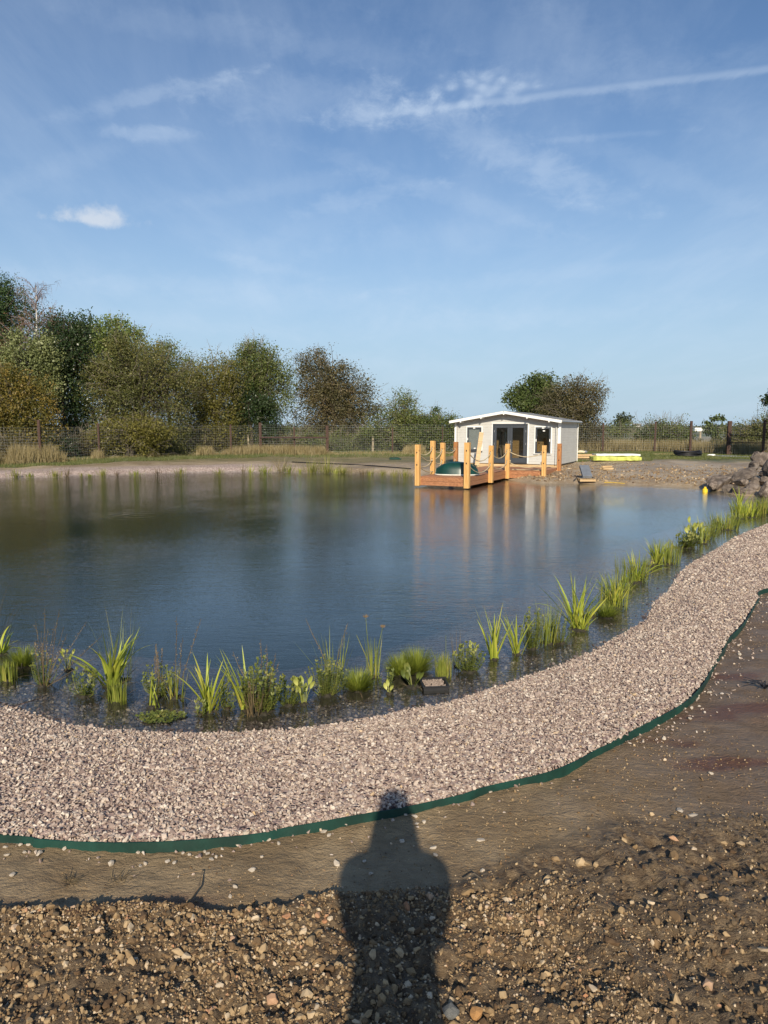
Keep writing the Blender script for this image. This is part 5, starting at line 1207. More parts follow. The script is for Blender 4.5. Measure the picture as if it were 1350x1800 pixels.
def herb(px, py, w, h, n, label, mat='l_herb', ll=.034, name='leafy_water_plant', group=None, lw=.42, spread=.45, spikes=0, droop=0., stems_col='l_herb'):
    ll *= 1.35; n = int(n*.8)
    p = G(px, py, WZ); k = scale_at(p); root = plant_root(name, label, 'water plant', p, group, clump=w*k*.3); st = MB(); lf = MB()
    for i in range(n):
        a = rng.uniform(0, 6.283); rr = w*k*spread*math.sqrt(rng.random()); L = h*k*rng.uniform(.5,1.05)*(1-.35*(rr/(w*k*spread+1e-6))**2)
        b = Vector((math.cos(a)*rr*.35, math.sin(a)*rr*.3, -.02)); t = Vector((math.cos(a)*rr*1.15, math.sin(a)*rr*.85, L)); m_ = b.lerp(t, .5)+Vector((math.cos(a)*rr*.15, 0, -L*.05))
        st.tube([b, m_, t], [.0028,.0022,.0014], 3, rng.random(), cap=False); nl = max(4, int(L/.018)); tt = rng.random()
        for q in range(nl):
            f = .15+.85*q/nl; c = (b.lerp(m_, f*2) if f < .5 else m_.lerp(t, f*2-1)); az = q*2.4+rng.random()
            for s_ in (0, math.pi): lf.leaf(c, (math.cos(az+s_), math.sin(az+s_), .45+rng.normal()*.25-droop), (0,0,1), ll*rng.uniform(.7,1.2)*(1.1-.3*f), ll*lw, float(np.clip(tt*.5+rng.random()*.5,0,1)))
        for s_ in range(3): lf.leaf(t, (rng.normal()*.6, rng.normal()*.6, 1), (0,-1,.2), ll*.9, ll*lw, float(np.clip(.4+rng.random()*.6,0,1)))
    st.build('stems', M[stems_col], root)['kind'] = 'stuff'; lf.build('leaves', M[mat], root)['kind'] = 'stuff'
    for q in range(spikes):
        a = rng.uniform(0, 6.283); x0, y0 = math.cos(a)*w*k*.25, math.sin(a)*w*k*.2; zz = h*k*rng.uniform(1.1,1.55); sm = MB(); sm.tube([(x0*.5,y0*.5,0),(x0,y0,zz)], .0022, 3)
        for r_ in range(26): f = .55+.45*r_/26; sm.leaf((x0*(.5+.5*f)+rng.normal()*.003, y0*(.5+.5*f), zz*f), (rng.normal(), rng.normal(), .8), (0,-1,.3), .013*(1.3-f*.6), .008, rng.random())
        sm.build('flower_spike', M['l_brownstem'], root)
    return root
def broad(px, py, h, w, n, label, mat='l_lime', L=.075, W=.034, name='broad_leaved_plant'):
    p = G(px, py, WZ); k = scale_at(p); root = plant_root(name, label, 'water plant', p, None, clump=w*k*.3)
    for i in range(n):
        a = rng.uniform(0, 6.283); hh = h*k*rng.uniform(.35,.8); c = Vector((math.cos(a)*w*k*.4*rng.uniform(.3,1), math.sin(a)*w*k*.3, hh)); mb = MB(); mb.tube([(c.x*.2,c.y*.2,-.02), c*.6, c], [.003,.0026,.002], 4, rng.random(), cap=False)
        d = Vector((math.cos(a)*.5, math.sin(a)*.3-.15, 1)).normalized(); sd = Vector((1,.3,0)).normalized(); sd = (sd-d*sd.dot(d)).normalized(); nn = sd.cross(d); vs = []; m_ = 6
        for q in range(m_+1):
            t = q/m_; ww = W*math.sin(math.pi*min(.98, t*.93+.04))**.8/2; c0 = c+d*L*t-nn*L*.10*math.sin(t*3.1); vs += [c0-sd*ww, c0-nn*ww*.35, c0+sd*ww]
        fs = [f for q in range(m_) for f in ((q*3, q*3+1, q*3+4, q*3+3), (q*3+1, q*3+2, q*3+5, q*3+4))]; mb.add(vs, fs, float(rng.random())); mb.build('leaf', M[mat], root, smooth=True)
    return root

def near_plants():
    m = lambda px, p: px*scale_at(p)
    iris(2,1150,62,80,11,'iris with arching blades cut by the left edge of the picture', lean=.35)
    tuft(40,1170,44,34,520,'dense dome shaped green tuft near the left edge')
    reeds(14,1195,38,42,120,'block of short upright reeds at the left edge below the dome shaped tuft', bw=.007, curve=.1, up=.06)
    r_, k = reeds(-14,1140,150,30,26,'tall hair thin grass leaning in from the left edge over the water', bw=.003, curve=.5, up=.3, name='tall_grass_plant', mat='l_brownstem')
    h = herb(76,1205,52,62,20,'tangled brown stemmed plant with green leaves at its foot', spikes=2, ll=.02)
    stalks(h, [(m(8,G(76,1205,WZ)), k*118, .02), (k*28, k*116, .03), (k*-4, k*100, -.02), (k*40, k*80, 0), (k*20, k*95, .03), (k*66, k*96, .05), (k*88, k*74, .06), (k*12, k*88, 0), (k*30, k*60, .02), (k*-10, k*70, .02)], seeds=True)
    stalks(h, [(k*80, k*42, .05), (k*44, k*20, -.05), (k*34, k*90, .02), (k*2, k*84, .0)])
    broad(120,1178,44,34,9,'small plant with rounded yellow green leaves beside the flat grey stone', L=.045, W=.022)
    herb(148,1222,66,46,20,'sprawling leafy plant left of the largest iris', ll=.035, lw=.3)
    p = G(155,1178,WZ); o = bpy.data.objects.new('rock', stone_mesh('rock', M['grey_stone'], seed=4, npts=26, jitter=.1)); COL.objects.link(o); o.location = (p.x, p.y, WZ+.005); o.scale = (.13,.08,.07); prop(o, 'flat grey stone breaking the water surface beside the largest iris', 'stone')
    b = iris(196,1208,112,120,17,'largest iris in the left group with two long blades arching right', lean=.35, bw=.025)
    p = G(196,1208,WZ); k = scale_at(p)
    for (L, lean_, bend) in ((.60,.30,.9),(.56,.42,1.2),(.50,.12,.25),(.52,-.08,.1)):
        mb = MB(); mb.blade((0,0,0), (1 if lean_ > 0 else -1, -.1, 0), abs(lean_), L, .026, bend, 9, .75, .2); mb.build('leaf', M['l_iris'], b, smooth=True)
    r_, k = reeds(214,1196,150,60,30,'fine tall rush standing behind the largest iris', bw=.0032, curve=.35, up=.16, hvar=.55, mat='l_reed')
    reeds(206,1230,42,44,150,'block of short upright reeds in front of the largest iris', bw=.0065, curve=.15, up=.08, hvar=.5)
    herb(278,1222,60,58,34,'bushy mint like plant with brown flower spikes', ll=.022, spikes=5)
    # floating mat
    p = G(283,1262,WZ); k = scale_at(p); root = empty('floating_leaf_mat', (p.x,p.y,WZ), 'flat mat of small round green leaves floating near the gravel edge', 'water plant'); mb = MB()
    for i in range(520):
        a = rng.uniform(0,6.283); r0 = math.sqrt(rng.random()); x0 = math.cos(a)*r0*k*40*(1+.2*math.sin(a*3)); y0 = math.sin(a)*r0*k*26; mb.leaf((x0,y0,.004+.022*rng.random()*(1-r0*.6)), (rng.normal(), rng.normal(), .25), (rng.normal()*.3, rng.normal()*.3-.2, 1), .022, .018, rng.random())
    mb.build('leaves', M['l_herb'], root)['kind'] = 'stuff'
    r_, k = reeds(308,1226,60,44,34,'V shaped rush with three tall seed stalks left of the bright iris', bw=.007, curve=.2, up=.28, mat='l_reed')
    stalks(r_, [(k*6, k*145, .02), (k*48, k*140, .03), (k*16, k*108, .01), (k*-28, k*40, .02)], seeds=True)
    iris(268,1244,70,60,5,'few pale rush blades spreading in a V behind the floating leaf mat', lean=-.1, bw=.010, bendmax=.4)
    iris(370,1250,104,92,15,'bright yellow green iris standing alone in the middle of the left half', bw=.027, bendmax=.6)
    herb(352,1256,24,30,8,'small sprig at the left foot of the bright iris', ll=.026); herb(400,1246,34,46,12,'pale leafy sprig at the right foot of the bright iris', ll=.035, lw=.3)
    iris(436,1248,112,88,11,'iris with narrow blades rising out of a bushy plant', lean=-.25, bw=.019, bendmax=.5)
    r_ = herb(462,1250,88,92,70,'large bushy leafy plant with reddish stems beside the narrow iris', ll=.026, spread=.42); k = scale_at(G(462,1250,WZ))
    stalks(r_, [(k*-2, k*128, .02), (k*8, k*118, .03), (k*-50, k*108, .0), (k*24, k*104, .02), (k*30, k*88, .02)], seeds=True)
    reeds(446,1256,76,40,40,'brown old rush stems at the foot of the large bushy plant', mat='l_brownstem', bw=.006, up=.2)
    herb(508,1238,56,54,30,'upright leafy herb left of the spoon shaped yellow leaves', ll=.027)
    broad(534,1238,48,36,9,'cluster of upright spoon shaped yellow leaves')
    h = herb(574,1220,66,66,80,'dense rounded small leaved plant with tall reeds behind it', ll=.018, spread=.48)
    r_, k = reeds(588,1190,92,56,22,'few tall yellowish reeds rising behind the dense rounded plant', bw=.006, curve=.12, up=.22, hvar=.3); stalks(r_, [(k*-50, k*105, .02), (k*24, k*96, .02)], seeds=True)
    tuft(629,1212,44,36,700,'small yellow green dome tuft left of the flowering rush')
    r_, k = reeds(655,1190,80,34,24,'tall flowering rush with two brown flower heads', bw=.006, curve=.15, up=.13); stalks(r_, [(k*-12, k*108, .02), (k*18, k*90, .02), (k*-28, k*76, .0), (k*4, k*70, .01)], r=.004, col='l_reed')
    for dx, dz in ((-12,108),(18,90)):
        mb = MB()
        for q in range(26): mb.leaf((k*dx, .02, k*dz-.01), (rng.normal(), rng.normal()*.6, .7), (0,-1,0), .035*rng.uniform(.5,1.1), .006, rng.random())
        mb.build('flower_head', M['twig'], r_)
    herb(680,1208,34,34,12,'sparse sprigs standing in water right of the flowering rush', ll=.026); broad(684,1220,14,26,3,'single pale yellow leaf floating near the sparse sprigs', L=.06, W=.03)
    tuft(704,1186,44,38,700,'left one of the two merged round yellow green tufts'); tuft(732,1180,46,42,750,'right one of the two merged round yellow green tufts')
    broad(726,1208,30,50,8,'pale broad leaved plant in front of the merged tufts', mat='l_herb', L=.085, W=.035)
    # planting basket
    p = G(763,1206,WZ); k = scale_at(p); W_ = k*44; root = empty('planting_basket', (p.x,p.y,WZ), 'square black plastic planting basket topped with gravel in the shallows', 'basket', rz=.1)
    mb = MB(); zt = .03
    for sx, sy, lx, ly in ((0,-1,W_,.012),(0,1,W_,.012),(-1,0,.012,W_),(1,0,.012,W_)): mb.bbox((sx*(W_/2-.006), sy*(W_/2-.006)*1.0, zt-.06), (lx, ly if ly < .1 else W_-.026, .12), .002)
    mb.box((0,0,zt-.03), (W_-.03, W_-.03, .03)); mb.build('basket_wall', M['black'], root)
    mb = MB()
    for sx, sy, lx, ly in ((0,-1,W_+.016,.014),(0,1,W_+.016,.014),(-1,0,.014,W_-.014),(1,0,.014,W_-.014)): mb.bbox((sx*(W_/2+.001), sy*(W_/2+.001), zt+.002), (lx, ly, .010), .002)
    mb.build('rim', M['black'], root)
    n = 230; a = rng.uniform(-W_/2+.022, W_/2-.022, (n,2)); gm = [stone_mesh('gravel', M['gravel'], seed=60+q) for q in range(1)]; mb = MB()
    for (x0,y0) in a:
        q = gm[0]; s_ = .018*rng.uniform(.7,1.3); rot = Matrix.Rotation(rng.uniform(0,6.28), 3, 'Z') @ Matrix.Rotation(rng.normal(), 3, 'X'); mb.add([rot @ (v.co*s_)+Vector((x0,y0,zt-.012+rng.random()*.012)) for v in q.vertices], [tuple(f.vertices) for f in q.polygons])
    o = mb.build('gravel_fill', M['basket_gravel'], root); o['kind'] = 'stuff'
    r_, k = reeds(779,1188,46,38,150,'short deep green fine reed right of the merged tufts', bw=.0042, curve=.15, up=.12, mat='l_reed'); stalks(r_, [(k*4, k*74, 0), (k*-22, k*48, 0)], col='l_reed')
    r_, k = reeds(803,1172,88,20,8,'thin tall brown tipped reed leaning left of the leafy bush', bw=.005, curve=.1, up=.14, mat='l_brownstem')
    herb(824,1180,58,50,40,'loose leafy bush left of the upright double iris', ll=.026); broad(832,1158,34,30,6,'yellowish leaves at the top of the loose leafy bush', L=.05, W=.025)
    iris(868,1158,92,64,15,'left half of the upright double iris in the middle right', bw=.021, bendmax=.35)
    iris(908,1150,84,56,11,'right half of the upright double iris with blades bent right', bw=.019, bendmax=.8, lean=-.2)
    herb(935,1140,44,74,40,'upright dark leafy herb right of the double iris', ll=.024)
    reeds(963,1130,86,46,70,'tall thin grass clump left of the fan shaped iris', bw=.006, curve=.35, up=.18); herb(985,1130,44,44,40,'low feathery green plant below the tall thin grass', ll=.018)
    iris(1014,1106,104,116,20,'tallest iris on the right with fan of arching blades', bw=.022, bendmax=1.0)
    iris(1024,1108,50,60,14,'short bright blades at the foot of the tallest iris on the right', bw=.014, bendmax=.6, split=False)
    tuft(1065,1084,44,26,420,'low round green tuft right of the tallest iris')
    iris(1082,1068,70,92,26,'reedy iris clump right of the low round tuft', bw=.015, bendmax=.7, split=False); reeds(1078,1066,70,74,110,'fine reeds mixed into the clump right of the low round tuft', bw=.006)
    iris(1119,1022,58,84,22,'second reedy clump up the right bank with blades leaning right', bw=.017, bendmax=.8, lean=.2, split=False); reeds(1112,1022,55,80,120,'fine rush behind the second reedy clump on the right bank', bw=.007)
    iris(1156,992,54,66,18,'third clump up the right bank with one upright leaf bundle', bw=.019, bendmax=.5, split=False); reeds(1170,990,48,70,160,'fine yellow green reeds of the third clump', bw=.008)
    herb(1206,962,50,26,30,'low leafy plant between the third and fourth clump', ll=.05); broad(1215,952,40,60,10,'broad pale leaves at the front of the fourth clump', L=.13, W=.07)
    reeds(1230,948,40,74,130,'dense reed clump with drooping blades beside the broad pale leaves', bw=.010, curve=.6, up=.3); iris(1238,956,50,50,8,'dark drooping iris in front of the dense reed clump', bw=.022, split=False, mat='l_reed')
    reeds(1272,930,36,70,150,'dense grassy clump left of the last one on the right bank', bw=.011, curve=.5, up=.3, mat='l_reed')
    reeds(1312,908,36,66,170,'bright grassy clump below the rock pile', bw=.013, curve=.5, up=.3, mat='l_iris'); reeds(1348,903,38,56,150,'last grassy clump on the right bank cut by the picture edge', bw=.013, curve=.5, up=.3, mat='l_reed')
    iris(1300,900,48,50,14,'upright blades behind the bright grassy clump near the rocks', bw=.03, split=False, mat='l_iris')
near_plants()
def fringe():
    path = [(1046,1086),(1078,1060),(1100,1040),(1128,1015),(1150,998),(1176,980),(1200,966),(1226,952),(1254,938),(1280,926),(1304,914),(1330,906),(1352,900)]
    who = ['beside the low round tuft', 'under the reedy clump right of the tuft', 'between the first and second reedy clump', 'under the second reedy clump', 'left of the third clump', 'right of the third clump', 'left of the broad pale leaves', 'behind the broad pale leaves', 'right of the dense reed clump', 'under the dense grassy clump', 'left of the bright grassy clump', 'right of the bright grassy clump', 'at the picture edge below the rocks']
    for (px, py), w_ in zip(path, who):
        reeds(px-8, py-3, 20, 50, 34, 'low spreading yellow green grass '+w_, mat='l_reed', bw=.008 if px < 1180 else .012, curve=.9, up=.55, name='low_grass_clump', group='low grass fringe on the right bank')
fringe()

def far_plants():
    S = [(28,838,22,24,'l_far_reed','bright yellow green clump nearest the left edge on the far shore'),(52,838,14,18,'l_reed','thin dull clump right of the leftmost bright one on the far shore'),(97,837,20,26,'l_far_reed','second bright clump from the left on the far shore'),(118,836,26,14,'l_brownstem','brown stemmed plant left of the small twin clumps on the far shore'),
         (143,836,10,10,'l_far_reed','tiny bright clump of the far shore twins'),(157,836,8,14,'l_reed','low green clump of the far shore twins'),(181,836,22,22,'l_far_reed','bright clump right of the far shore twins'),(206,835,20,10,'l_brownstem','low reddish plant on the far shore gravel'),(237,834,12,24,'l_reed','faint low clump on the far shore gravel'),
         (277,833,18,14,'l_brownstem','reddish thin plant left of the dull pale clump on the far shore'),(317,832,18,24,'l_far_reed','bright clump below the left strainer post'),(385,832,14,22,'l_far_reed','bright low clump left of the lime one on the far shore'),(440,830,22,16,'l_lime','lime yellow clump below the braced posts'),(427,830,24,8,'l_brownstem','dark brown upright plant beside the lime yellow clump'),
         (465,830,22,30,'l_reed','dull green reeds left of the tall pale grass'),(493,829,50,20,'l_dry','tall pale grass plume on the far shore, leftmost'),(507,829,22,28,'l_reed','green reeds in front of the tall pale grass plume'),(527,829,12,10,'l_lime','small yellow flowering clump on the far shore'),(548,830,40,40,'l_far_reed','tall thin reeds right of the yellow flowering clump'),
         (575,831,44,40,'l_far_reed','tallest thin reeds at the middle of the far shore'),(604,832,22,34,'l_far_reed','dense bright reeds right of the tallest thin ones'),(590,832,20,20,'l_lime','yellow leaved plant between the bright reeds'),(638,833,16,24,'l_brownstem','dry brown plant on the far shore left of the last four clumps'),(651,834,18,16,'l_far_reed','first of the last four bright clumps left of the jetty'),
         (672,835,15,18,'l_far_reed','second of the last four bright clumps left of the jetty'),(692,836,18,22,'l_far_reed','third of the last four bright clumps left of the jetty'),(713,837,22,24,'l_far_reed','last bright clump beside the jetty post')]
    for px, py, h, w, mt, lab in S:
        p = G(px, py+1, WZ); k = scale_at(p); root = empty('reed_clump', (p.x, p.y, WZ), lab, 'water plant', 'planted clumps along the far shore'); mb = MB()
        for i in range(int(w*3)):
            a = rng.uniform(0,6.283); r0 = w*k*.5*abs(rng.normal())*.7; mb.blade((math.cos(a)*r0, math.sin(a)*r0*.6, 0), (math.cos(a), math.sin(a), 0), abs(rng.normal())*.5, h*k*rng.uniform(.25,.9), .015 if mt != 'l_brownstem' else .012, 1.0*rng.random(), 3, rng.random(), .1)
        mb.build('blades', M[mt], root)['kind'] = 'stuff'
far_plants()

# ------------------------------------------------------------------ rocks of the waterfall pile
def rocks():
    m, nt, out = newmat('pink_grey_rock'); t = NT(nt); c = t.coord('Object'); n1 = t.noise(c, 3, 7, .65, .4); n2 = t.noise(t.mapping(c, (1,1,4)), 5, 6, .7)
    col = t.ramp(n1, [(.34,(.040,.031,.024)),(.45,(.13,.100,.080)),(.54,(.28,.225,.185)),(.68,(.47,.40,.335))]); col = t.mix(t.rng(n2, .5, .7, 0, .6), col, (.13,.12,.105)); col = t.mix(t.math('MULTIPLY', t.random(), .7), col, (.10,.084,.070))
    nt.links.new(t.principled(col, .85, t.bump(n1, 1.0, .12, t.bump(n2, .8, .05)), spec=.25), out.inputs[0]); M['rock'] = m
    # px, py centre, half width, half height in the photograph, distance, roll, label
    Rk = [(1262,851,26,11,24.6,-.35,'long pinkish slab sloping into the water at the left end of the pile'),(1254,853,8,8,24.0,.2,'dark striped rock at the left foot of the pile'),(1282,860,10,7,23.4,.1,'small grey rock at the waterline left of the dark gap'),(1299,862,12,8,23.1,0,'low dark rock at the waterline in the middle of the pile'),
          (1318,855,12,9,23.2,.15,'squarish brown boulder above the waterline'),(1312,866,14,6,22.6,0,'flat dark rock lowest in the pile'),(1343,862,11,18,22.3,.1,'tall upright grey rock at the right edge'),(1312,836,24,9,24.6,-.55,'long dark slab leaning diagonally up to the right'),(1326,822,13,9,25.2,-.4,'purple grey rock near the top of the pile'),
          (1342,814,18,14,25.6,.2,'large pale pink boulder at the top of the pile'),(1334,803,9,7,26.0,.5,'pointed pink rock at the very top of the pile'),(1344,833,14,9,24.2,.1,'pink rock above the tall upright one'),(1330,846,12,8,23.8,0,'dark rock between the leaning slab and the brown boulder'),(1300,848,14,8,24.0,.2,'mossy brown rock in the gap behind the waterline rocks'),
          (1366,838,20,30,24.0,0,'big boulder just cut by the right edge'),(1372,808,20,16,25.6,0,'boulder behind the right edge at the top'),(1290,838,13,6,25.2,-.3,'rough pinkish rock behind the long sloping slab'),(1352,848,14,10,23.6,.3,'dark wedge rock beside the tall upright one'),(1362,868,16,12,22.2,0,'rock at the waterline cut by the right edge')]
    for i, (px, py, hw, hh, Y, roll, lab) in enumerate(Rk):
        c = V(px, py, Y); k = Y/1250; r = random.Random(50+i); bm = bmesh.new(); bmesh.ops.create_icosphere(bm, subdivisions=3, radius=1)
        pl = [(Vector((r.gauss(0,1), r.gauss(0,1), r.gauss(0,1))).normalized(), r.uniform(.38,.72)) for _ in range(8)]
        for v in bm.verts:
            for nn, dd in pl:
                s_ = v.co.dot(nn)
                if s_ > dd: v.co -= nn*(s_-dd)
        for v in bm.verts:
            f = vnoise(np.array([v.co.x*3+i]), np.array([v.co.y*3+v.co.z*2.1]))[0]; v.co *= 1.16*(1+.06*f+.03*math.sin(v.co.z*17+i)); v.co = Vector((v.co.x*hw*k*1.12, v.co.y*(hw+hh)*.5*k*1.2, v.co.z*hh*k*1.15))
        me = bpy.data.meshes.new('boulder'); bm.to_mesh(me); bm.free(); me.materials.append(M['rock']); o = bpy.data.objects.new('boulder', me); COL.objects.link(o); o.location = c; o.rotation_euler = (0, roll, r.uniform(-.4,.4)); prop(o, lab, 'rock', 'boulders of the rock pile')
rocks()

# ------------------------------------------------------------------ things lying on the far bank
def debris():
    def ground_at(px, py, Y0, Y1):    # where this line of sight meets the bank
        best = None
        ys = np.linspace(Y0, Y1, 120); xs = []; zs = []
        for y in ys: v = V(px, py, float(y)); xs.append(v.x); zs.append(v.z)
        h = height(np.array(xs), ys); i = int(np.argmin(np.abs(h-np.array(zs)))); return Vector((xs[i], ys[i], h[i]))
    # grey panels on a pallet
    p = ground_at(1030,846,25.5,30); root = empty('pallet', p, 'small pale wooden pallet at the water edge carrying a stack of grey slabs', 'pallet', rz=-.05)
    for y in (-.30,0,.30): mb = MB(); mb.bbox((0,y,.05), (.62,.09,.08), .004); mb.build('bearer', M['timber'], root)
    for k in range(5): mb = MB(); mb.bbox((-.25+.125*k,0,.102), (.10,.72,.02), .003); mb.build('board', M['timber'], root)
    mb = MB(); q = empty('slab_stack', (p.x, p.y, p.z+.115), 'stack of grey slabs sloping backwards on the small pallet', 'slabs', rz=-.05); d = Vector((0,.85,.53)).normalized(); n_ = Vector((0,-.53,.85)).normalized()
    for k in range(5): mb = MB(); mb.bbox(Vector((.03*(k%2),-.10,.05))+d*.32+n_*(.022*k), (.34,.74,.018), .003, (1,0,0), d, n_); mb.build('slab', M['slate'], q)
    mb = MB(); a = Vector((p.x-.5,p.y-.05,p.z)); mb.tube([a+Vector((0,0,.02)), a+Vector((.12,.05,.12)), a+Vector((.22,.2,.20))], .018, 5); mb.tube([a+Vector((.75,.1,.14)), a+Vector((.9,-.05,.03)), a+Vector((1.15,-.1,.02))], .03, 5); o = mb.build('black_offcut', M['black']); prop(o, 'black plastic offcuts lying around the small pallet', 'plastic strip'); o['kind'] = 'stuff'
    # timber offcut
    p = ground_at(1069,826,28,36); root = empty('timber_offcut', p, 'pale timber board pieces lying on the bank right of the small pallet', 'timber', rz=.55)
    for k, (dy, z) in enumerate(((0,.05),(.10,.14),(.20,.06))): mb = MB(); mb.bbox((.02*k,dy,z), (.62,.10,.08), .005); mb.build('board', M['timber'], root)
    # yellow packs
    p = ground_at(1084,811,34,44); k = p.y/1250
    for (c0, wd, lab) in ((1074,60,'left yellow wrapped insulation pack under the white sheet'),(1113,30,'right yellow wrapped insulation pack under the white sheet')):
        x0 = (c0-675)/1250*p.y; bm = bmesh.new(); bmesh.ops.create_cube(bm, size=1); bmesh.ops.subdivide_edges(bm, edges=bm.edges[:], cuts=7, use_grid_fill=True)
        for v in bm.verts:
            f = 1-.18*(abs(v.co.x)*2)**6; g = vnoise(np.array([v.co.x*6+c0]), np.array([v.co.y*5+v.co.z*4]))[0]; v.co = Vector((v.co.x*wd*k*1.02, v.co.y*.95*f, (v.co.z*f)*.21+.04*g))
        me = bpy.data.meshes.new('insulation_pack'); bm.to_mesh(me); bm.free(); me.materials.append(M['yellow']); [setattr(pl, 'use_smooth', True) for pl in me.polygons]
        o = bpy.data.objects.new('insulation_pack', me); COL.objects.link(o); o.location = (x0, p.y+.45, p.z+.14); prop(o, lab, 'insulation', 'yellow packs on the bank')
    x0 = (1090-675)/1250*p.y; mb = MB()
    bm = bmesh.new(); bmesh.ops.create_cube(bm, size=1); bmesh.ops.subdivide_edges(bm, edges=bm.edges[:], cuts=9, use_grid_fill=True)
    for v in bm.verts: v.co = Vector((v.co.x*78*k, v.co.y*.8, v.co.z*.085+.012*math.sin(v.co.x*23)))
    me = bpy.data.meshes.new('white_sheet'); bm.to_mesh(me); bm.free(); me.materials.append(M['whiteboard']); o = bpy.data.objects.new('white_sheet', me); COL.objects.link(o); o.location = (x0, p.y+.75, p.z+.32); prop(o, 'long white board lying on top of the yellow packs', 'board')
    # timber pallet by the cabin
    p = ground_at(1034,805,38,44); root = empty('pallet', p, 'long low wooden pallet beside the cabin right wall', 'pallet')
    for y in (-.4,0,.4): mb = MB(); mb.bbox((0,y,.05), (1.5,.10,.09), .004); mb.build('bearer', M['timber'], root)
    for q in range(9): mb = MB(); mb.bbox((-.68+.17*q,0,.11), (.13,.95,.022), .003); mb.build('board', M['timber'], root)
    mb = MB(); mb.bbox((0,-.1,.17), (1.3,.12,.08), .004); mb.bbox((.1,.2,.17), (1.2,.12,.08), .004); mb.build('spare_plank', M['timber'], root)
    for dx, s_, mk, nm, cat, lab in ((-.42,.30,'cream','sack','sack','pale crumpled sack on the long pallet'),(-.12,.26,'slate','bucket_shape','tool bag','dark bag standing behind the pale sack')):
        o = bpy.data.objects.new('sack' if nm == 'sack' else 'tool_bag', stone_mesh(nm, M[mk], seed=9 if nm == 'sack' else 31, npts=28, jitter=.25)); COL.objects.link(o); o.location = (p.x+dx, p.y+(.0 if nm == 'sack' else .25), p.z+.22+s_*.42); o.scale = (s_*1.6, s_, s_*1.25); prop(o, lab, cat)
    p = ground_at(1178,800,40,46); mb = MB(); mb.bbox((0,0,.06), (2.0,.14,.05), .004); o = mb.build('plank', M['timber']); o.location = p; prop(o, 'long pale plank on the grass left of the black pipe coil', 'plank')
    # pipe coil
    p = ground_at(1210,803,39,45); root = empty('pipe_coil', p, 'coil of black plastic pipe lying on the grass', 'pipe coil'); 
    for q in range(9):
        mb = MB(); rx, ry = .74-.055*(q % 3)+rng.normal()*.03, .55-.04*(q % 3); z = .04+.032*q; pts = [(rx*math.cos(a)+.03*math.sin(3*a+q)-.01*q, ry*math.sin(a), z+.03*math.sin(2*a+q)+(.03 if a > 2 else 0)) for a in np.linspace(0, 6.283, 30)]
        mb.tube(pts, .028, 6, cap=False); mb.build('pipe_turn', M['black'], root, smooth=True)
    mb = MB(); mb.tube([(-.8,.1,.05),(-1.1,0,.03),(-1.5,-.15,.03)], .028, 6); mb.build('pipe_end', M['black'], root)
    p = ground_at(1250,803,39,44); o = bpy.data.objects.new('white_bag', stone_mesh('white_bag', M['whiteboard'], seed=77, npts=26, jitter=.3)); COL.objects.link(o); o.location = (p.x, p.y, p.z+.09); o.scale = (.42,.3,.26); prop(o, 'crumpled white bag right of the black pipe coil', 'bag')
    for q, (a, b, lab) in enumerate((((1258,803),(1290,801),'upper grey metal pole on the grass'),((1266,804),(1318,803),'lower longer grey metal pole on the grass'))):
        pa = ground_at(*a,39,44); pb = V(b[0], b[1], pa.y-.4*q); mb = MB(); mb.tube([Vector((pa.x,pa.y,pa.z+.05)), Vector((pb.x,pa.y-.3,pa.z+.04))], .03, 8); o = mb.build('metal_pole', M['metal']); prop(o, lab, 'pole')
    # cream sandbag hump at the waterline
    p = G(1150,852,WZ); bm = bmesh.new(); bmesh.ops.create_uvsphere(bm, u_segments=28, v_segments=14, radius=1)
    for v in bm.verts: v.co = Vector((v.co.x*.62, v.co.y*.22, v.co.z*.13*(1+.12*math.sin(v.co.x*5))))
    me = bpy.data.meshes.new('sandbag'); bm.to_mesh(me); bm.free(); me.materials.append(M['cream']); [setattr(pl, 'use_smooth', True) for pl in me.polygons]; o = bpy.data.objects.new('sandbag', me); COL.objects.link(o); o.location = (p.x, p.y, WZ+.01); prop(o, 'cream sandbag half sunk at the far waterline', 'sandbag')
    # yellow float
    p = G(1239,865,WZ); root = empty('yellow_float', (p.x,p.y,WZ), 'small yellow float beside the rock pile', 'float'); mb = MB(); mb.tube([(0,0,-.04),(0,0,.0),(0,0,.09),(0,0,.12)], [.06,.085,.085,.05], 12); mb.build('drum', M['yellow2'], root); mb = MB(); mb.tube([(0,0,.12),(0,0,.17),(0,0,.18)], [.04,.045,.02], 10); mb.build('cap', M['yellow2'], root)
    # straps and pipes
    a, b = ground_at(1062,849,25.5,29), ground_at(1098,851,25.5,29); mb = MB(); mb.tube([a+Vector((0,0,.03)), a.lerp(b,.4)+Vector((0,.1,.04)), b+Vector((0,0,.03))], .010, 5); o = mb.build('yellow_strap', M['yellow2']); prop(o, 'yellow strap lying on the bank right of the small pallet', 'strap')
    pts = [ground_at(x, y, 33, 42) for x, y in ((513,813),(560,815),(610,817),(660,820),(722,825))]; mb = MB(); mb.tube([q+Vector((0,0,.03)) for q in pts], .03, 6); o = mb.build('black_pipe', M['black']); prop(o, 'long black pipe lying along the far bank left of the jetty', 'pipe')
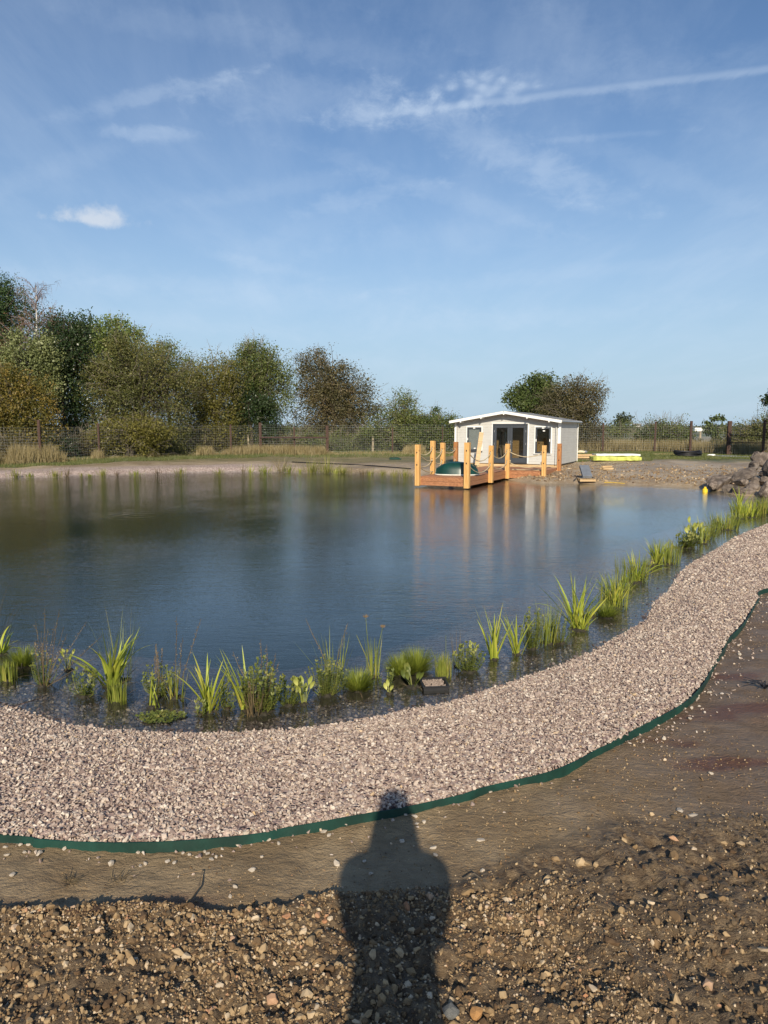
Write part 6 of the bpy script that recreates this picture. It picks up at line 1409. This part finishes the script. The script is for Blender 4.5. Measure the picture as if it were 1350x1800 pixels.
    for (px, py, w, h, lab) in ((693,808,.46,.10,'dark green flat tub on the far bank left of the jetty'),(361,801,.44,.12,'black rubber piece lying on the grass edge of the far bank')):
        p = ground_at(px, py, 36, 46); mb = MB(); mb.bbox((0,0,h/2), (w*1.2,w*.6,h), .02); mb.bbox((w*.5,.05,h*.35), (w*.8,w*.5,h*.6), .02); mb.tube([(-w*.6,0,h),(0,0,h*1.5),(w*.7,0,h*.9)], .02, 5); o = mb.build('ground_tub' if 'tub' in lab else 'rubber_piece', M['hull'] if 'tub' in lab else M['black']); o.location = p; prop(o, lab, 'tub' if 'tub' in lab else 'rubber piece'); o['kind'] = 'stuff'
    p = ground_at(120,806,36,40); o = bpy.data.objects.new('white_rag', stone_mesh('white_rag', M['whiteboard'], seed=5)); COL.objects.link(o); o.location = p+Vector((0,0,.05)); o.scale = (.16,.12,.12); prop(o, 'small white litter piece on the left grass edge', 'litter')
    # far house and van
    p = V(1118,764,480); root = empty('far_house', (p.x,p.y,H1(p.x,p.y)), 'tiny white house in the distance right of the cabin', 'house'); mb = MB(); mb.box((0,0,1.6), (5,4,3.2)); mb.build('wall', M['house_white'], root); mb = MB(); mb.add([(-2.7,-2.2,3.2),(2.7,-2.2,3.2),(2.7,2.2,3.2),(-2.7,2.2,3.2),(-2.7,0,4.6),(2.7,0,4.6)], [(0,1,5,4),(2,3,4,5),(0,4,3),(1,2,5),(0,3,2,1)]); mb.build('roof', M['house_roof'], root)
    for x in (-1.3,1.3): mb = MB(); mb.box((x,-2.02,1.7), (.8,.06,.9)); mb.build('window', M['anthracite'], root)
    p = V(1228,764,330); gz = H1(p.x,p.y); root = empty('white_van', (p.x,p.y,gz), 'small white van parked in the distant field behind the right fence', 'van'); mb = MB(); mb.bbox((-.5,0,1.15), (3.4,1.8,1.7), .15); mb.bbox((1.7,0,.8), (1.2,1.75,1.0), .18); mb.build('body', M['trim'], root)
    mb = MB(); mb.bbox((1.25,-.0,1.45), (.6,1.6,.6), .1); mb.build('windscreen', M['anthracite'], root)
    for x in (-1.4,1.5): mb = MB(); mb.tube([(x,-.92,.34),(x,.92,.34)], .34, 14); mb.build('wheel', M['black'], root)
debris()

# ------------------------------------------------------------------ small things in the foreground
def foreground():
    def on(px, py, z=0.0): p = G(px, py, z-.04); return Vector((p.x, p.y, H1(p.x, p.y)))
    a, b, c, d = on(318,1540), on(356,1539), on(350,1572), on(330,1600); mb = MB(); mb.tube([a+Vector((0,0,.01)), b+Vector((0,0,.02)), c+Vector((0,0,.03)), d+Vector((0,0,.03))], [.002,.003,.005,.007], 5); o = mb.build('twig', M['twig']); prop(o, 'bent dry twig sticking out of the rubble edge on the left', 'twig')
    a, b = on(815,1554), on(852,1556); mb = MB(); mb.tube([a+Vector((0,0,.015)), a.lerp(b,.5)+Vector((0,.01,.03)), b+Vector((0,-.02,.01))], [.004,.004,.002], 5); o = mb.build('twig', M['bark']); prop(o, 'dark curved twig at the right end of the shadow shoulder', 'twig')
    for px, py, lab in ((122,1552,'flattened dry weed on the mud at the left'),(208,1545,'small dead weed on the mud right of the flattened one')):
        p = on(px, py); mb = MB()
        for q in range(26): aa = rng.uniform(0,6.28); mb.blade(p+Vector((rng.normal()*.02, rng.normal()*.01, 0)), (math.cos(aa)+.6, math.sin(aa), 0), 1.1, rng.uniform(.03,.09), .004, .5, 3, rng.random(), .1)
        o = mb.build('dead_weed', M['l_brownstem']); prop(o, lab, 'weed'); o['kind'] = 'stuff'
    p = on(1344,1212); mb = MB()
    for q in range(14): aa = rng.uniform(0,6.28); mb.tube([p, p+Vector((math.cos(aa)*.05, math.sin(aa)*.05, .05)), p+Vector((math.cos(aa)*.13-.04, math.sin(aa)*.10, .10*rng.random()))], [.006,.004,.002], 4, rng.random())
    o = mb.build('dead_weed', M['jacket']); prop(o, 'dark spiky dead weed on the mud at the right edge', 'weed'); o['kind'] = 'stuff'
    for px, py, w, lab in ((1220,1435,26,'flat pale buried stone in the mud on the right'),(845,1478,22,'pale half buried stone fragment right of the shadow shoulder')):
        p = on(px, py); s_ = w*scale_at(p); o = bpy.data.objects.new('stone', stone_mesh('stone', M['pebble_white'], seed=px, npts=20)); COL.objects.link(o); o.location = p; o.scale = (s_,s_*.7,s_*.35); prop(o, lab, 'stone')
foreground()
